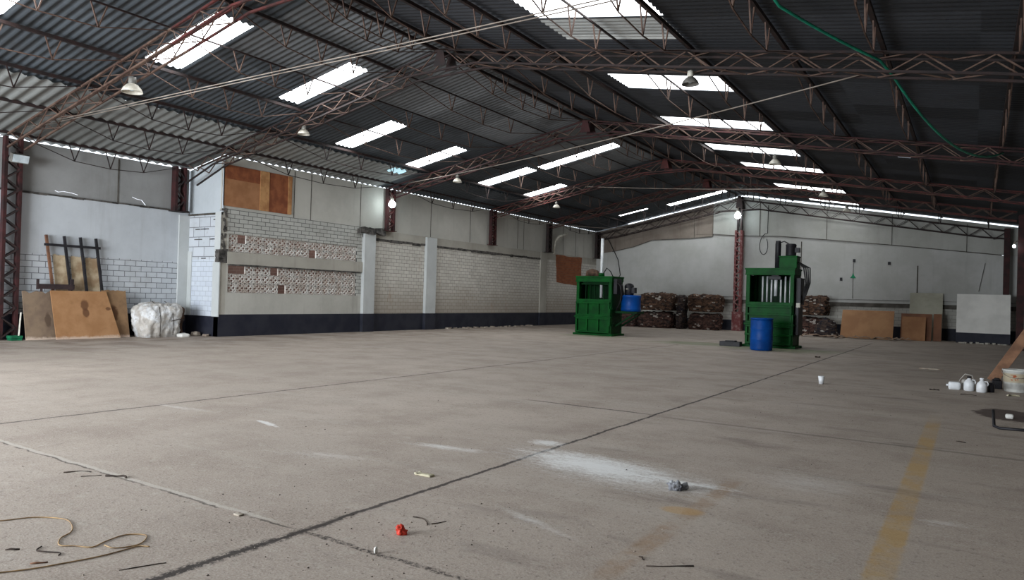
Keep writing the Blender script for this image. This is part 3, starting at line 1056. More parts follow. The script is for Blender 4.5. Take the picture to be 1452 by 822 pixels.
lattice_column(-18.36, 7.45, 0.0, zr(-18.36) - 0.12, 'red steel column at the left edge, standing on the floor', MAT['steel_wine'], MAT['steel_dark'])
lattice_column(-18.36, 11.5, 3.36, zr(-18.36) - 0.12, 'dark red stub column in the recessed wall corner', MAT['steel_wine'], MAT['steel_dark'], 0.2, 0.26)
lattice_column(XW + 0.14, 18.35, 3.42, zr(XW) - 0.1, 'dark red stub column beside the bright lit lamp', MAT['steel_wine'], MAT['steel_red'])
lattice_column(XW + 0.14, 24.6, 3.42, zr(XW) - 0.1, 'dark red stub column above the middle of the long brick wall', MAT['steel_wine'], MAT['steel_red'])
lattice_column(XW + 0.14, 29.3, 3.44, zr(XW) - 0.1, 'dark stub column with the white curved pipe beside it', MAT['steel_dark'], MAT['steel_dark'])
lattice_column(XW + 0.2, 34.35, 3.45, zr(XW) - 0.12, 'black stub column in the far left corner', MAT['steel_dark'], MAT['steel_dark'])
lattice_column(1.05, 34.3, 0.0, zr(1.05) - 0.2, 'dark red column in the far right corner behind the white board', MAT['steel_wine'], MAT['steel_dark'], 0.2, 0.3)
lattice_column(1.30, 29.3, 0.0, zr(1.3) - 0.2, 'dark red lattice column nearest on the right wall', MAT['steel_wine'], MAT['steel_red'], 0.2, 0.34)
# tall chipped column against the end wall
t = thing('steel_column', 'tall chipped red and white lattice column against the end wall', 'column', (-9.42, 34.35, 0), 0, 'lattice steel columns')
for sx in (-1, 1):
    b = MB()
    b.box((-9.42 + sx * 0.13 - 0.045, 34.2, 0), (-9.42 + sx * 0.13 + 0.045, 34.5, 4.75))
    b.build('flange', MAT['steel_chip'], t)
b = MB()
b.zigzag((-9.55, 34.2, 0.1), (-9.55, 34.2, 4.7), (-9.29, 34.2, 0.1), (-9.29, 34.2, 4.7), 22, 0.05)
b.build('lacing', MAT['steel_chip'], t)
for x0 in (-9.52, -9.36):
    b = MB()
    b.box((x0, 34.25, 4.75), (x0 + 0.08, 34.45, 6.2))
    b.build('upper_post', MAT['steel_dark'], t)
b = MB()
b.box((-9.62, 34.12, 0), (-9.2, 34.56, 0.9))
b.build('base_casing', MAT['steel_chip'], t)['label'] = 'bulky wrapped foot of the column'

# ------------------------------------------------------------------ lamps
MAT['lamp_white'] = pmat('old_white_enamel', rgb(206, 202, 190), rgb(176, 170, 156), 8, 0.5)
MAT['lamp_grey'] = pmat('grey_lamp_body', rgb(120, 118, 112), rgb(90, 88, 84), 8, 0.5)
MAT['glow'] = emat('lit_lamp_globe', (0.80, 0.95, 1.0, 1), 26.0)
MAT['glass_dim'] = pmat('pale_lamp_glass', rgb(196, 206, 210), rgb(170, 180, 184), 6, 0.25)


def highbay(loc, label, s=1.0, dark=False, drop=0.18):
    t = thing('high_bay_lamp', label, 'lamp', loc, 0, 'unlit bell lamps')
    x, y, z = loc
    m = MAT['lamp_grey'] if dark else MAT['lamp_white']
    MB().tube([(x, y, z + 0.3 * s), (x, y, z + 0.3 * s + drop)], 0.012, 6).build('hanger', MAT['lamp_grey'], t)
    MB().lathe([(0.03 * s, 0.3 * s), (0.085 * s, 0.29 * s), (0.09 * s, 0.15 * s), (0.075 * s, 0.12 * s)], 16, loc).build('housing', MAT['lamp_grey'] if not dark else MAT['lamp_white'], t)
    MB().lathe([(0.08 * s, 0.13 * s), (0.13 * s, 0.10 * s), (0.20 * s, 0.02 * s), (0.235 * s, -0.06 * s), (0.235 * s, -0.075 * s), (0.225 * s, -0.06 * s), (0.19 * s, 0.02 * s), (0.12 * s, 0.09 * s), (0.07 * s, 0.12 * s)], 24, loc).build('shade', m, t)
    MB().lathe([(0.0, -0.04 * s), (0.05 * s, -0.03 * s), (0.06 * s, 0.02 * s), (0.03 * s, 0.1 * s)], 12, loc).build('bulb', MAT['glass_dim'], t)
    return t


def lamp_z(x, drop=0.62):
    return zr(x) - drop


for (x, y, z, lab, s, dk) in ((-13.52, 7.45, 5.03, 'white bell lamp under the nearest left truss', 0.8, False),
                              (-13.70, 11.75, 5.12, 'white bell lamp under the second left truss', 0.62, False),
                              (-14.05, 18.35, 4.98, 'white bell lamp under the third left truss', 0.62, False),
                              (-13.90, 24.6, 4.90, 'white bell lamp under the fourth left truss, farthest on the left', 0.62, False),
                              (-4.11, 11.75, 5.02, 'dark bell lamp hanging in front of a bright right skylight', 0.62, True),
                              (-4.21, 18.35, 4.80, 'pale bell lamp under the third truss on the right slope', 0.62, False),
                              (-4.12, 24.6, 4.84, 'pale bell lamp under the fourth truss on the right slope', 0.62, False),
                              (-4.08, 29.3, 4.90, 'pale bell lamp under the fifth truss on the right slope', 0.62, False)):
    highbay((x, y, z), lab, s, dk, max(0.02, zr(x) - 0.5 - z - 0.3 * s))


def lit_lamp(loc, label, arm, r=0.13):
    t = thing('lit_lamp', label, 'lamp', loc, 0, 'lit lamps')
    x, y, z = loc
    MB().lathe([(0.0, -r), (r * .5, -r * .87), (r * .87, -r * .5), (r, 0), (r * .87, r * .5), (r * .5, r * .87), (r * 0.4, r)], 20, loc).build('globe', MAT['glow'], t)
    MB().lathe([(r * 0.45, r * 0.9), (r * 0.5, r * 1.6), (r * 0.2, r * 1.8)], 14, loc).build('socket', MAT['lamp_white'], t)
    MB().tube([(x, y, z + r * 1.7), (x, y, z + r * 2.2), Vector(arm)], 0.02, 6).build('arm', MAT['wire_grey'], t)
    return t


lit_lamp((-16.55, 18.05, 4.30), 'bright bluish lit lamp on the left wall column', (-16.85, 18.25, 4.75), 0.12)
lit_lamp((-9.42, 34.0, 5.42), 'bright lit lamp on the end wall column under the ridge', (-9.4, 34.25, 5.9), 0.15)
lit_lamp((1.08, 29.0, 3.45), 'small lit lamp at the right edge on the right wall column', (1.25, 29.15, 3.7), 0.05)

t = thing('floodlight', 'grey box floodlight on the red column at the left edge', 'floodlight', (-18.2, 7.5, 4.05))
b = MB(); b.box((-18.22, 7.32, 4.0), (-18.08, 7.68, 4.2), Matrix.Rotation(0.35, 3, 'Y')); b.build('housing', MAT['lamp_grey'], t, bevel=0.01)
b = MB(); b.box((-18.1, 7.34, 4.0), (-18.07, 7.66, 4.17), Matrix.Rotation(0.35, 3, 'Y')); b.build('lens', MAT['glass_dim'], t)
b = MB(); b.bar((-18.3, 7.5, 4.3), (-18.18, 7.5, 4.15), 0.04); b.build('bracket', MAT['steel_dark'], t)

# ------------------------------------------------------------------ cables and hoses overhead
MAT['green_hose'] = pmat('teal_green_hose', rgb(22, 138, 108), rgb(14, 104, 84), 4, 0.5)
MAT['black_rub'] = pmat('black_rubber', rgb(26, 25, 26), rgb(40, 38, 38), 8, 0.6)


def sag(p, q, d, n=16):
    p, q = Vector(p), Vector(q)
    return [p.lerp(q, i / n) - Vector((0, 0, d * 4 * (i / n) * (1 - i / n))) for i in range(n + 1)]


tag(MB().tube([(-2.25, 8.9, 5.22)] + sag((-2.18, 9.52, 5.13), (-1.23, 11.6, 4.90), 0.03) + sag((-1.2, 11.62, 4.93), (0.45, 18.2, 4.62), 0.55)[1:], 0.02, 8).build('green_hose', MAT['green_hose']),
    'teal green hose sagging under the dark right roof', 'hose')
tag(MB().tube(sag((-15.9, 18.1, 4.98), (-1.5, 11.8, 4.78), 0.10), 0.011, 6).build('overhead_cable', MAT['wire_grey']), 'pale cable rising across the hall from the third left truss', 'cable', 'overhead cables')
tag(MB().tube(sag((-12.6, 24.5, 5.6), (-4.6, 25.2, 5.15), 0.05), 0.014, 6).build('overhead_cable', MAT['wire_grey']), 'pale level cable in front of the ridge near the far trusses', 'cable', 'overhead cables')
tag(MB().tube(sag((-16.7, 24.7, 4.62), (-13.6, 32.5, 4.75), 0.12), 0.014, 6).build('overhead_cable', MAT['wire_grey']), 'pale cable running along the far part of the left eave', 'cable', 'overhead cables')
# white curved pipe beside the far stub column
tag(MB().tube([(XW + 0.1, 29.86, 3.42), (XW + 0.1, 29.86, 3.65), (XW + 0.12, 29.9, 4.0), (XW + 0.22, 30.1, 4.25), (XW + 0.45, 30.5, 4.42)], 0.06, 10).build('curved_pipe', MAT['lamp_white']),
    'short white curved pipe on the left wall before the far corner', 'pipe')
# loop of wire hanging before the end wall
lp = [(-8.12, 34.4, 5.9), (-8.13, 34.4, 5.2), (-8.14, 34.4, 4.6)]
lp += [(-8.14 - 0.26 * math.sin(a) - 0.05 * a, 34.4, 4.1 + 0.5 * math.cos(a)) for a in [k * 0.4 for k in range(1, 14)]]
tag(MB().tube(lp, 0.018, 6).build('hanging_cable', MAT['black_rub']), 'black cable hanging in a loop above the right press', 'cable')
tag(MB().tube([(-16.35, 34.3, 4.62), (-16.2, 34.5, 4.3), (-15.75, 34.6, 3.4), (-15.6, 34.6, 2.6), (-15.9, 34.6, 2.2)], 0.018, 6).build('hanging_cable', MAT['black_rub']), 'black cable hanging down the end wall above the left press', 'cable')

# ------------------------------------------------------------------ baling presses
MAT['green'] = pmat('green_machine_paint', rgb(3, 80, 26), rgb(2, 61, 20), 3.0, 0.5, spec=0.12)
MAT['green_dk'] = pmat('deep_green_paint', rgb(3, 52, 18), rgb(2, 38, 14), 3.0, 0.5, spec=0.1)
MAT['chrome'] = pmat('polished_rod', rgb(216, 218, 218), rgb(190, 194, 196), 4.0, 0.25, spec=0.6)
MAT['blue'] = pmat('blue_drum_plastic', rgb(2, 70, 146), rgb(2, 56, 120), 2.5, 0.45, spec=0.2)
MAT['black_steel'] = pmat('black_machine_steel', rgb(34, 33, 38), rgb(24, 23, 26), 5.0, 0.5)
MAT['rag'] = pmat('brown_rag', rgb(92, 70, 56), rgb(60, 46, 38), 9.0, 0.9, bump=0.5)
DR = 'GREEN'


def door_panel(b, x0, x1, y, z0, z1, nx, nz, rib=0.06, dep=0.08):
    """plate with welded stiffening ribs on the -y face"""
    b.box((x0, y, z0), (x1, y + 0.03, z1))
    for i in range(nx + 1):
        xx = x0 + (x1 - x0) * i / nx
        xx = min(max(xx, x0 + rib / 2), x1 - rib / 2)
        b.box((xx - rib / 2, y - dep, z0), (xx + rib / 2, y, z1))
    for j in range(nz + 1):
        zz = z0 + (z1 - z0) * j / nz
        zz = min(max(zz, z0 + rib / 2), z1 - rib / 2)
        b.box((x0, y - dep - 0.012, zz - rib / 2), (x1, y, zz + rib / 2))


def press(name, label, loc, W, D, H, zo0, zo1, rz, rods, left_type):
    """upright baling press; local origin = front left foot on the floor, +x along the front, +y into depth"""
    t = thing(name, label, 'press', loc, rz, 'green baling presses')
    def P(b, nm, m, bevel=0.006, par=None):
        return b.build(nm, m, par or t, world=False, bevel=bevel)
    for x0 in (0, W - 0.11):
        for y0 in (0, D - 0.11):
            P(MB().box((x0, y0, 0.06), (x0 + 0.11, y0 + 0.11, H - 0.19)), 'post', MAT['green'])
    b = MB()
    for y0 in (-0.05, D - 0.1):
        b.box((-0.08, y0, 0), (W + 0.08, y0 + 0.16, 0.07))
    b.box((-0.06, 0.1, 0.01), (0.1, D - 0.1, 0.08)); b.box((W - 0.1, 0.1, 0.01), (W + 0.06, D - 0.1, 0.08))
    P(b, 'base', MAT['green'])
    b = MB()
    b.box((-0.02, -0.02, H - 0.19), (W + 0.02, D + 0.02, H - 0.04))
    b.box((-0.04, -0.04, H - 0.05), (W + 0.04, D + 0.04, H))
    b.box((-0.03, -0.035, H - 0.21), (W + 0.03, 0.0, H - 0.17))
    P(b, 'top_beam', MAT['green'])
    b = MB()
    b.box((0.02, D - 0.04, 0.08), (W - 0.02, D - 0.02, H - 0.19))
    P(b, 'back_plate', MAT['green_dk'])
    for nm, x0 in (('side_plate', 0.01), ('side_plate', W - 0.03)):
        b = MB()
        b.box((x0, 0.05, 0.08), (x0 + 0.02, D - 0.05, H - 0.2))
        for zz in (0.35, 0.65, 0.95):
            xx = x0 - 0.04 if x0 < 0.1 else x0 + 0.02
            b.box((xx, 0.06, zz), (xx + 0.04, D - 0.06, zz + 0.07))
        P(b, nm, MAT['green_dk'])
    b = MB()
    b.box((0.03, 0.05, 0.1), (W - 0.03, D - 0.05, 0.14))
    P(b, 'chamber_floor', MAT['green_dk'])
    zm = 0.09 + (zo0 - 0.09) * 0.52
    b = MB(); door_panel(b, 0.03, W - 0.03, 0.0, 0.1, zm - 0.03, 3 if left_type else 1, 1 if left_type else 2); P(b, 'lower_door', MAT['green'])
    b = MB(); door_panel(b, 0.03, W - 0.03, 0.0, zm + 0.03, zo0, 3 if left_type else 1, 1 if left_type else 2); P(b, 'upper_door', MAT['green'])
    b = MB()
    b.box((-0.02, -0.09, zm - 0.028), (W + 0.04, -0.035, zm + 0.028))
    b.box((W - 0.02, -0.12, zm - 0.3), (W + 0.02, -0.03, zm + 0.3))
    P(b, 'latch_bar', MAT['green'])
    b = MB()
    b.box((0.02, -0.03, zo0), (W - 0.02, 0.04, zo0 + 0.1))
    P(b, 'sill_beam', MAT['green'])
    # pressing plate inside the opening
    b = MB()
    if left_type:
        b.box((0.14, 0.1, zo1 - 0.1), (W - 0.14, D - 0.12, zo1 - 0.04))
        b.box((0.2, 0.15, zo1 - 0.04), (W - 0.2, D - 0.2, zo1 + 0.04))
    else:
        b.box((0.64, 0.1, zo1 - 0.14), (0.98, D - 0.3, zo1 - 0.04))
        b.box((0.7, 0.15, zo1 - 0.04), (0.92, D - 0.35, zo1 + 0.04))
    P(b, 'press_plate', MAT['green_dk'] if left_type else MAT['black_steel'])
    return t, P


# left press
LW, LD, LH = 1.40, 0.95, 2.13
t, P = press('baling_press', 'green baling press on the left with a blue half drum on its side', (-12.20, 23.25, 0), LW, LD, LH, 1.20, 1.92, 0.0, 1, True)
P(MB().tube([(0.84, 0.32, 1.36), (0.84, 0.32, 3.5)], 0.055, 14), 'piston_rod', MAT['chrome'], 0)
P(MB().tube([(0.84, 0.32, LH), (0.84, 0.32, LH + 0.12)], 0.11, 14), 'rod_guide', MAT['green'], 0)
for k in range(7):
    P(MB().box((0.06 + 0.18 * k, 0.25, 1.3), (0.09 + 0.18 * k, 0.29, 1.82)), 'guide_bar', MAT['green_dk'], 0)
b = MB()
prof = [(0.22, LH, 0.0), (0.3, LH + 0.12, 0), (0.45, LH + 0.16, 0), (0.62, LH + 0.13, 0), (0.72, LH, 0)]
b.tube([(p[0], 0.35, p[1] - 0.02) for p in prof], [0.05, 0.13, 0.15, 0.12, 0.05], 10)
P(b, 'rag_heap', MAT['rag'], 0)
b = MB(); b.box((LW + 0.02, 0.1, 1.5), (LW + 0.16, 0.5, 2.05)); P(b, 'control_box', MAT['black_steel'], 0.01)
for k in range(3):
    b = MB()
    b.tube([(LW + 0.1, 0.15 + 0.1 * k, 1.95), (LW + 0.26, 0.15 + 0.1 * k, 1.8), (LW + 0.3, 0.18 + 0.1 * k, 1.5), (LW + 0.2, 0.3, 1.2), (LW + 0.05, 0.3, 0.9)], 0.022, 6)
    P(b, 'hydraulic_hose', MAT['black_rub'], 0)
b = MB()
b.tube([(0.9, 0.32, LH + 0.1), (1.05, 0.3, LH + 0.3), (1.2, 0.3, LH + 0.18), (1.3, 0.3, LH)], 0.018, 6)
P(b, 'hydraulic_hose', MAT['black_rub'], 0)
b = MB()
b.box((LW, 0.3, 0.82), (LW + 0.85, 0.95, 0.9))
b.bar((LW + 0.02, 0.35, 0.35), (LW + 0.75, 0.35, 0.82), 0.06)
b.bar((LW + 0.02, 0.9, 0.35), (LW + 0.75, 0.9, 0.82), 0.06)
P(b, 'side_bracket', MAT['green_dk'], 0.004)
cx, cy = LW + 0.49, 0.6
b = MB().lathe([(0.33, 0.90), (0.355, 0.91), (0.355, 1.02), (0.345, 1.04), (0.345, 1.38), (0.36, 1.40), (0.36, 1.46), (0.33, 1.48), (0.0, 1.48)], 28, (cx, cy, 0))
P(b, 'oil_drum', MAT['blue'], 0)['label'] = 'bright blue half drum used as oil tank'
b = MB().lathe([(0.15, 1.48), (0.17, 1.5), (0.17, 1.8), (0.14, 1.86), (0.05, 1.9)], 18, (cx - 0.08, cy, 0))
b.box((cx - 0.0, cy - 0.1, 1.55), (cx + 0.17, cy + 0.1, 1.75))
P(b, 'pump_motor', MAT['black_steel'], 0)
P(MB().lathe([(0.0, 0), (0.05, 0.0), (0.05, 0.03), (0.0, 0.03)], 12, (cx - 0.08, cy - 0.17, 1.68)), 'motor_badge', MAT['lamp_white'], 0)

# right press
RW, RD, RH = 1.38, 0.92, 2.38
t, P = press('baling_press', 'taller green baling press on the right with the blue drum before it', (-5.83, 22.15, 0), RW, RD, RH, 1.26, 2.18, 0.0, 6, False)
for k, xx in enumerate((0.42, 0.55, 0.68, 0.95, 1.08, 1.22)):
    P(MB().tube([(xx, 0.3, 1.36), (xx, 0.3, 2.14)], 0.026, 10), 'guide_rod', MAT['chrome'], 0)
P(MB().tube([(0.80, 0.3, 1.55), (0.80, 0.3, 2.12)], 0.05, 12), 'piston_rod', MAT['chrome'], 0)
P(MB().tube([(0.82, 0.4, RH - 0.05), (0.82, 0.4, 3.12), (0.82, 0.4, 3.22)], [0.085, 0.085, 0.07], 16), 'ram_cylinder', MAT['black_steel'], 0)
b = MB(); b.box((0.92, 0.12, RH), (1.42, 0.62, RH + 0.36)); b.box((0.9, 0.1, RH + 0.33), (1.44, 0.64, RH + 0.37)); P(b, 'oil_tank', MAT['green'], 0.01)
b = MB().lathe([(0.14, RH + 0.37), (0.15, RH + 0.4), (0.15, RH + 0.68), (0.16, RH + 0.7), (0.12, RH + 0.74)], 18, (1.2, 0.36, 0))
b.box((1.3, 0.28, RH + 0.48), (1.45, 0.44, RH + 0.62))
P(b, 'pump_motor', MAT['black_steel'], 0)
b = MB()
b.tube([(0.82, 0.4, 3.15), (1.0, 0.38, 3.2), (1.2, 0.36, RH + 0.7)], 0.018, 6)
P(b, 'hydraulic_hose', MAT['black_rub'], 0)
for k in range(4):
    b = MB()
    o = 0.05 * k
    b.tube([(RW + 0.02, 0.3 + o, RH + 0.2), (RW + 0.2 + o, 0.3 + o, RH + 0.02), (RW + 0.27 + o * 0.6, 0.3 + o, 1.95), (RW + 0.2 + o * 0.5, 0.35, 1.6), (RW + 0.06, 0.35, 1.3 - o)], 0.02, 6)
    P(b, 'hydraulic_hose', MAT['black_rub'], 0)
b = MB(); b.box((RW + 0.02, 0.2, 1.3), (RW + 0.16, 0.7, 2.1)); b.box((RW + 0.02, 0.15, 0.4), (RW + 0.12, 0.75, 1.25)); P(b, 'valve_block', MAT['black_steel'], 0.01)
b = MB(); b.box((RW + 0.05, 0.12, 1.22), (RW + 0.16, 0.22, 1.36)); P(b, 'switch_box', MAT['lamp_white'], 0.004)
b = MB(); b.box((-0.3, -0.02, 0), (-0.05, 0.2, 0.06)); P(b, 'foot_plate', MAT['green'], 0)

# blue drum standing on the floor
t = thing('plastic_drum', 'tall blue plastic drum standing on the floor before the right press', 'drum', (-5.0, 20.75, 0))
b = MB().lathe([(0.27, 0.0), (0.295, 0.02), (0.3, 0.06), (0.3, 0.28), (0.308, 0.30), (0.308, 0.33), (0.3, 0.35), (0.3, 0.58), (0.308, 0.6), (0.308, 0.63), (0.3, 0.65), (0.3, 0.83), (0.285, 0.86)], 32, (-5.0, 20.75, 0))
b.build('body', MAT['blue'], t)
MB().lathe([(0.285, 0.86), (0.312, 0.865), (0.312, 0.90), (0.29, 0.905), (0.28, 0.89), (0.0, 0.885)], 32, (-5.0, 20.75, 0)).build('rim', MAT['blue'], t)
b = MB().lathe([(0.03, 0.885), (0.03, 0.905), (0.0, 0.905)], 12, (-5.1, 20.75, 0)); b.build('bung', MAT['blue'], t)

# black box and timber on the floor left of the right press
b = MB(); b.box((-6.47, 21.72, 0), (-5.86, 22.0, 0.14)); b.box((-6.3, 21.7, 0.14), (-6.0, 21.95, 0.17))
tag(b.build('metal_channel', MAT['black_steel'], bevel=0.01), 'flat black metal piece on the floor left of the right press', 'metal piece')


# ------------------------------------------------------------------ bales and scrap
def bale_mat(name, a, bb, c, d):
    T = NT(name)
    v = T.n('ShaderNodeTexVoronoi', feature='F1')
    T.link(T.scale(T.co(), (1.0, 1.0, 1.9)), v.inputs['Vector'])
    v.inputs['Scale'].default_value = 8.0
    sp = T.n('ShaderNodeSeparateColor'); T.link(v.outputs['Color'], sp.inputs[0])
    n2 = T.noise(20, 4, 0.7)
    col = T.mix(T.ramp(sp.outputs[0], 0.2, 0.8), rgb(*a), rgb(*bb))
    col = T.mix(T.ramp(sp.outputs[1], 0.72, 0.8), col, rgb(*c))
    col = T.mix(T.ramp(sp.outputs[2], 0.945, 0.97), col, rgb(*d))
    col = T.mix(T.mul(T.ramp(n2, 0.45, 0.7), 0.6), col, rgb(38, 30, 28))
    T.bump(T.add(v.outputs['Distance'], T.mul(n2, 0.3)), 0.8, 0.08)
    return T.done(col, 0.9, 0, 0.15)


MAT['bale_a'] = bale_mat('pressed_cardboard', (104, 78, 70), (76, 58, 53), (54, 44, 42), (186, 176, 168))
MAT['bale_b'] = bale_mat('pressed_dark_scrap', (86, 72, 66), (62, 54, 52), (48, 46, 52), (180, 176, 170))
MAT['bale_c'] = bale_mat('pressed_brown_scrap', (114, 88, 72), (82, 64, 55), (60, 50, 46), (190, 182, 172))
MAT['strap'] = pmat('baling_wire', rgb(60, 52, 46))


def lump(name, lo, hi, seed, amp, nx, ny, nz, round_=0.12, k=2.2):
    """box with rounded, ragged faces"""
    bm = bmesh.new()
    bmesh.ops.create_grid(bm, x_segments=1, y_segments=1, size=1) if False else None
    lo, hi = Vector(lo), Vector(hi)
    c, h = (lo + hi) / 2, (hi - lo) / 2
    verts = {}
    def V(i, j, kk):
        key = (i, j, kk)
        if key not in verts:
            p = Vector((i / nx * 2 - 1, j / ny * 2 - 1, kk / nz * 2 - 1))
            q = Vector((p.x * h.x, p.y * h.y, p.z * h.z))
            inner = Vector((max(-h.x + round_, min(h.x - round_, q.x)), max(-h.y + round_, min(h.y - round_, q.y)), max(-h.z + round_, min(h.z - round_, q.z))))
            d = q - inner
            if d.length > 1e-6:
                q = inner + d.normalized() * min(d.length, round_)
                nrm = d.normalized()
            else:
                nrm = Vector((0, 0, 1))
            f = fbm(q + c, k, seed) * amp + fbm(q + c, k * 3.5, seed + 5) * amp * 0.5
            q = q + nrm * f
            w = c + q
            if kk == 0:
                w.z = lo.z
            else:
                w.z = max(w.z, lo.z)
            verts[key] = bm.verts.new(w)
        return verts[key]
    for i in range(nx):
        for j in range(ny):
            bm.faces.new((V(i, j, 0), V(i, j + 1, 0), V(i + 1, j + 1, 0), V(i + 1, j, 0)))
            bm.faces.new((V(i, j, nz), V(i + 1, j, nz), V(i + 1, j + 1, nz), V(i, j + 1, nz)))
    for i in range(nx):
        for kk in range(nz):
            bm.faces.new((V(i, 0, kk), V(i + 1, 0, kk), V(i + 1, 0, kk + 1), V(i, 0, kk + 1)))
            bm.faces.new((V(i, ny, kk), V(i, ny, kk + 1), V(i + 1, ny, kk + 1), V(i + 1, ny, kk)))
    for j in range(ny):
        for kk in range(nz):
            bm.faces.new((V(0, j, kk), V(0, j, kk + 1), V(0, j + 1, kk + 1), V(0, j + 1, kk)))
            bm.faces.new((V(nx, j, kk), V(nx, j + 1, kk), V(nx, j + 1, kk + 1), V(nx, j, kk + 1)))
    b = MB()
    bm.verts.index_update()
    b.poly([v.co.copy() for v in bm.verts], [[v.index for v in f.verts] for f in bm.faces], smooth=True)
    bm.free()
    return b


def bale(lo, hi, label, m, seed, straps=3, group='scrap bales along the end wall', amp=0.08):
    t = thing('scrap_bale', label, 'bale', ((lo[0] + hi[0]) / 2, (lo[1] + hi[1]) / 2, lo[2]), 0, group)
    lump('x', lo, hi, seed, amp, 26, 14, 16, 0.17, 3.2).build('body', m, t)
    for k in range(straps):
        x = lo[0] + (hi[0] - lo[0]) * (k + 0.5) / straps
        e = 0.035
        b = MB()
        P = [(x, lo[1] - e, lo[2] + 0.04), (x, lo[1] - e, hi[2] - 0.04), (x, lo[1] + 0.06, hi[2] + 0.02), (x, hi[1] - 0.06, hi[2] + 0.02), (x, hi[1] + e, hi[2] - 0.04), (x, hi[1] + e, lo[2] + 0.04)]
        b.tube(P, 0.009, 5)
        b.build('binding_wire', MAT['strap'], t)
    return t


bale((-13.85, 32.8, 0), (-12.2, 33.95, 0.75), 'lower brown bale of the left pair against the end wall', MAT['bale_a'], 1)
bale((-13.75, 32.85, 0.85), (-12.15, 33.95, 1.66), 'upper dark bale of the left pair against the end wall', MAT['bale_c'], 2)
bale((-11.98, 33.0, 0), (-11.66, 33.95, 1.60), 'narrow grey upright bale squeezed between the left bale pairs', MAT['bale_b'], 3, 1)
bale((-11.45, 33.2, 0), (-9.98, 34.1, 0.75), 'lower dark bale of the pair left of the chipped column', MAT['bale_a'], 4)
bale((-11.48, 33.2, 0.85), (-9.95, 34.1, 1.64), 'upper brown bale of the pair left of the chipped column', MAT['bale_c'], 5)
bale((-6.75, 33.3, 0), (-5.3, 34.3, 0.75), 'lower dark bale behind the right press', MAT['bale_a'], 6)
bale((-6.75, 33.3, 0.87), (-5.35, 34.3, 1.70), 'upper brown bale behind the right press', MAT['bale_c'], 7)


def heap(cx, cy, rx, ry, hz, label, m, seed):
    b = MB()
    n, r = 28, 10
    P = []
    for j in range(r + 1):
        t = j / r
        for k in range(n):
            a = 2 * PI * k / n
            rad = math.sin(t * PI / 2)
            z = hz * math.cos(t * PI / 2)
            p = Vector((cx + rx * rad * math.cos(a), cy + ry * rad * math.sin(a), z))
            f = 0.18 * fbm(p, 2.5, seed)
            z2 = max(0.0, p.z + (f if t < 0.98 else 0))
            P.append((p.x + f * 0.5, p.y + f * 0.5, z2 if t < 0.98 else 0.0))
    Fc = [(j * n + k, (j + 1) * n + k, (j + 1) * n + (k + 1) % n, j * n + (k + 1) % n) for j in range(r) for k in range(n)]
    b.poly(P, Fc, smooth=True)
    o = b.build('scrap_heap', m)
    o['kind'] = 'stuff'
    return tag(o, label, 'scrap heap')


heap(-14.78, 33.5, 0.72, 0.7, 1.2, 'loose brown scrap heap behind the blue half drum', MAT['bale_a'], 3)
heap(-5.25, 32.72, 0.52, 0.45, 0.72, 'loose dark scrap heap at the right foot of the bales', MAT['bale_b'], 9)

# cardboard scraps lying flat near the boards
MAT['card'] = pmat('flat_cardboard', rgb(168, 148, 130), rgb(130, 108, 92), 5, 0.9)
for k, (x, y, sx, sy, rz, lab) in enumerate(((-5.6, 31.85, 0.45, 0.22, 0.3, 'pale cardboard flap lying at the foot of the scrap heap'),
                                            (-4.75, 31.45, 0.4, 0.22, -0.1, 'flat cardboard scrap left of the tan board foot'),
                                            (-3.85, 31.85, 0.42, 0.2, 0.1, 'flat cardboard scrap under the left half of the tan board'),
                                            (-2.95, 31.8, 0.4, 0.2, -0.2, 'flat cardboard scrap under the right half of the tan board'),
                                            (-2.35, 32.3, 0.3, 0.18, 0.1, 'small flat scrap in front of the gap between the brown boards'))):
    b = MB()
    n = 6
    P = []
    for j in range(2):
        for i in range(n + 1):
            u = (i / n - .5) * 2 * sx
            v = (j - .5) * 2 * sy
            z = 0.04 + 0.10 * abs(math.sin(i * 1.3 + k)) * (1 if i not in (0, n) else 0.4)
            P.append((x + u * math.cos(rz) - v * math.sin(rz), y + u * math.sin(rz) + v * math.cos(rz), z))
    top = list(P); bot = [(p[0], p[1], max(0.0, p[2] - 0.03)) for p in P]
    m_ = n + 1
    Fc = [(i, i + 1, m_ + i + 1, m_ + i) for i in range(n)] + [(2 * m_ + i + 1, 2 * m_ + i, 3 * m_ + i, 3 * m_ + i + 1) for i in range(n)]
    Fc += [(i + 1, i, 2 * m_ + i, 2 * m_ + i + 1) for i in range(n)] + [(m_ + i, m_ + i + 1, 3 * m_ + i + 1, 3 * m_ + i) for i in range(n)]
    b.poly(top + bot, Fc)
    tag(b.build('cardboard_scrap', MAT['card']), lab, 'cardboard', 'flat cardboard scraps')


# ------------------------------------------------------------------ boards leaning on the end wall
def leaning(name, x0, x1, y_foot, y_top, h, th, m, label, cat='board', group=None, z0=0.0, inset=(0, 0), extra=None):
    """sheet standing on its lower edge, leaning back to +y"""
    dz = math.sqrt(max(h * h - (y_top - y_foot) ** 2, 0.01))
    fz = Vector((0, y_top - y_foot, dz)).normalized()
    nn = Vector((1, 0, 0)).cross(fz)          # points to -y/up
    b = MB()
    P = []
    for o in (0, th):
        for (x, s) in ((x0, 0), (x1, 0), (x1 + inset[1], 1), (x0 + inset[0], 1)):
            p = Vector((x, y_foot, z0)) + fz * (h * s) - nn * o * -1
            P.append(p)
    zmin = min(p.z for p in P)
    P = [p + Vector((0, 0, z0 - zmin)) for p in P]
    b.poly(P, ((0, 1, 2, 3), (7, 6, 5, 4), (4, 5, 1, 0), (5, 6, 2, 1), (6, 7, 3, 2), (7, 4, 0, 3)))
    o = b.build(name, m)
    return tag(o, label, cat, group)


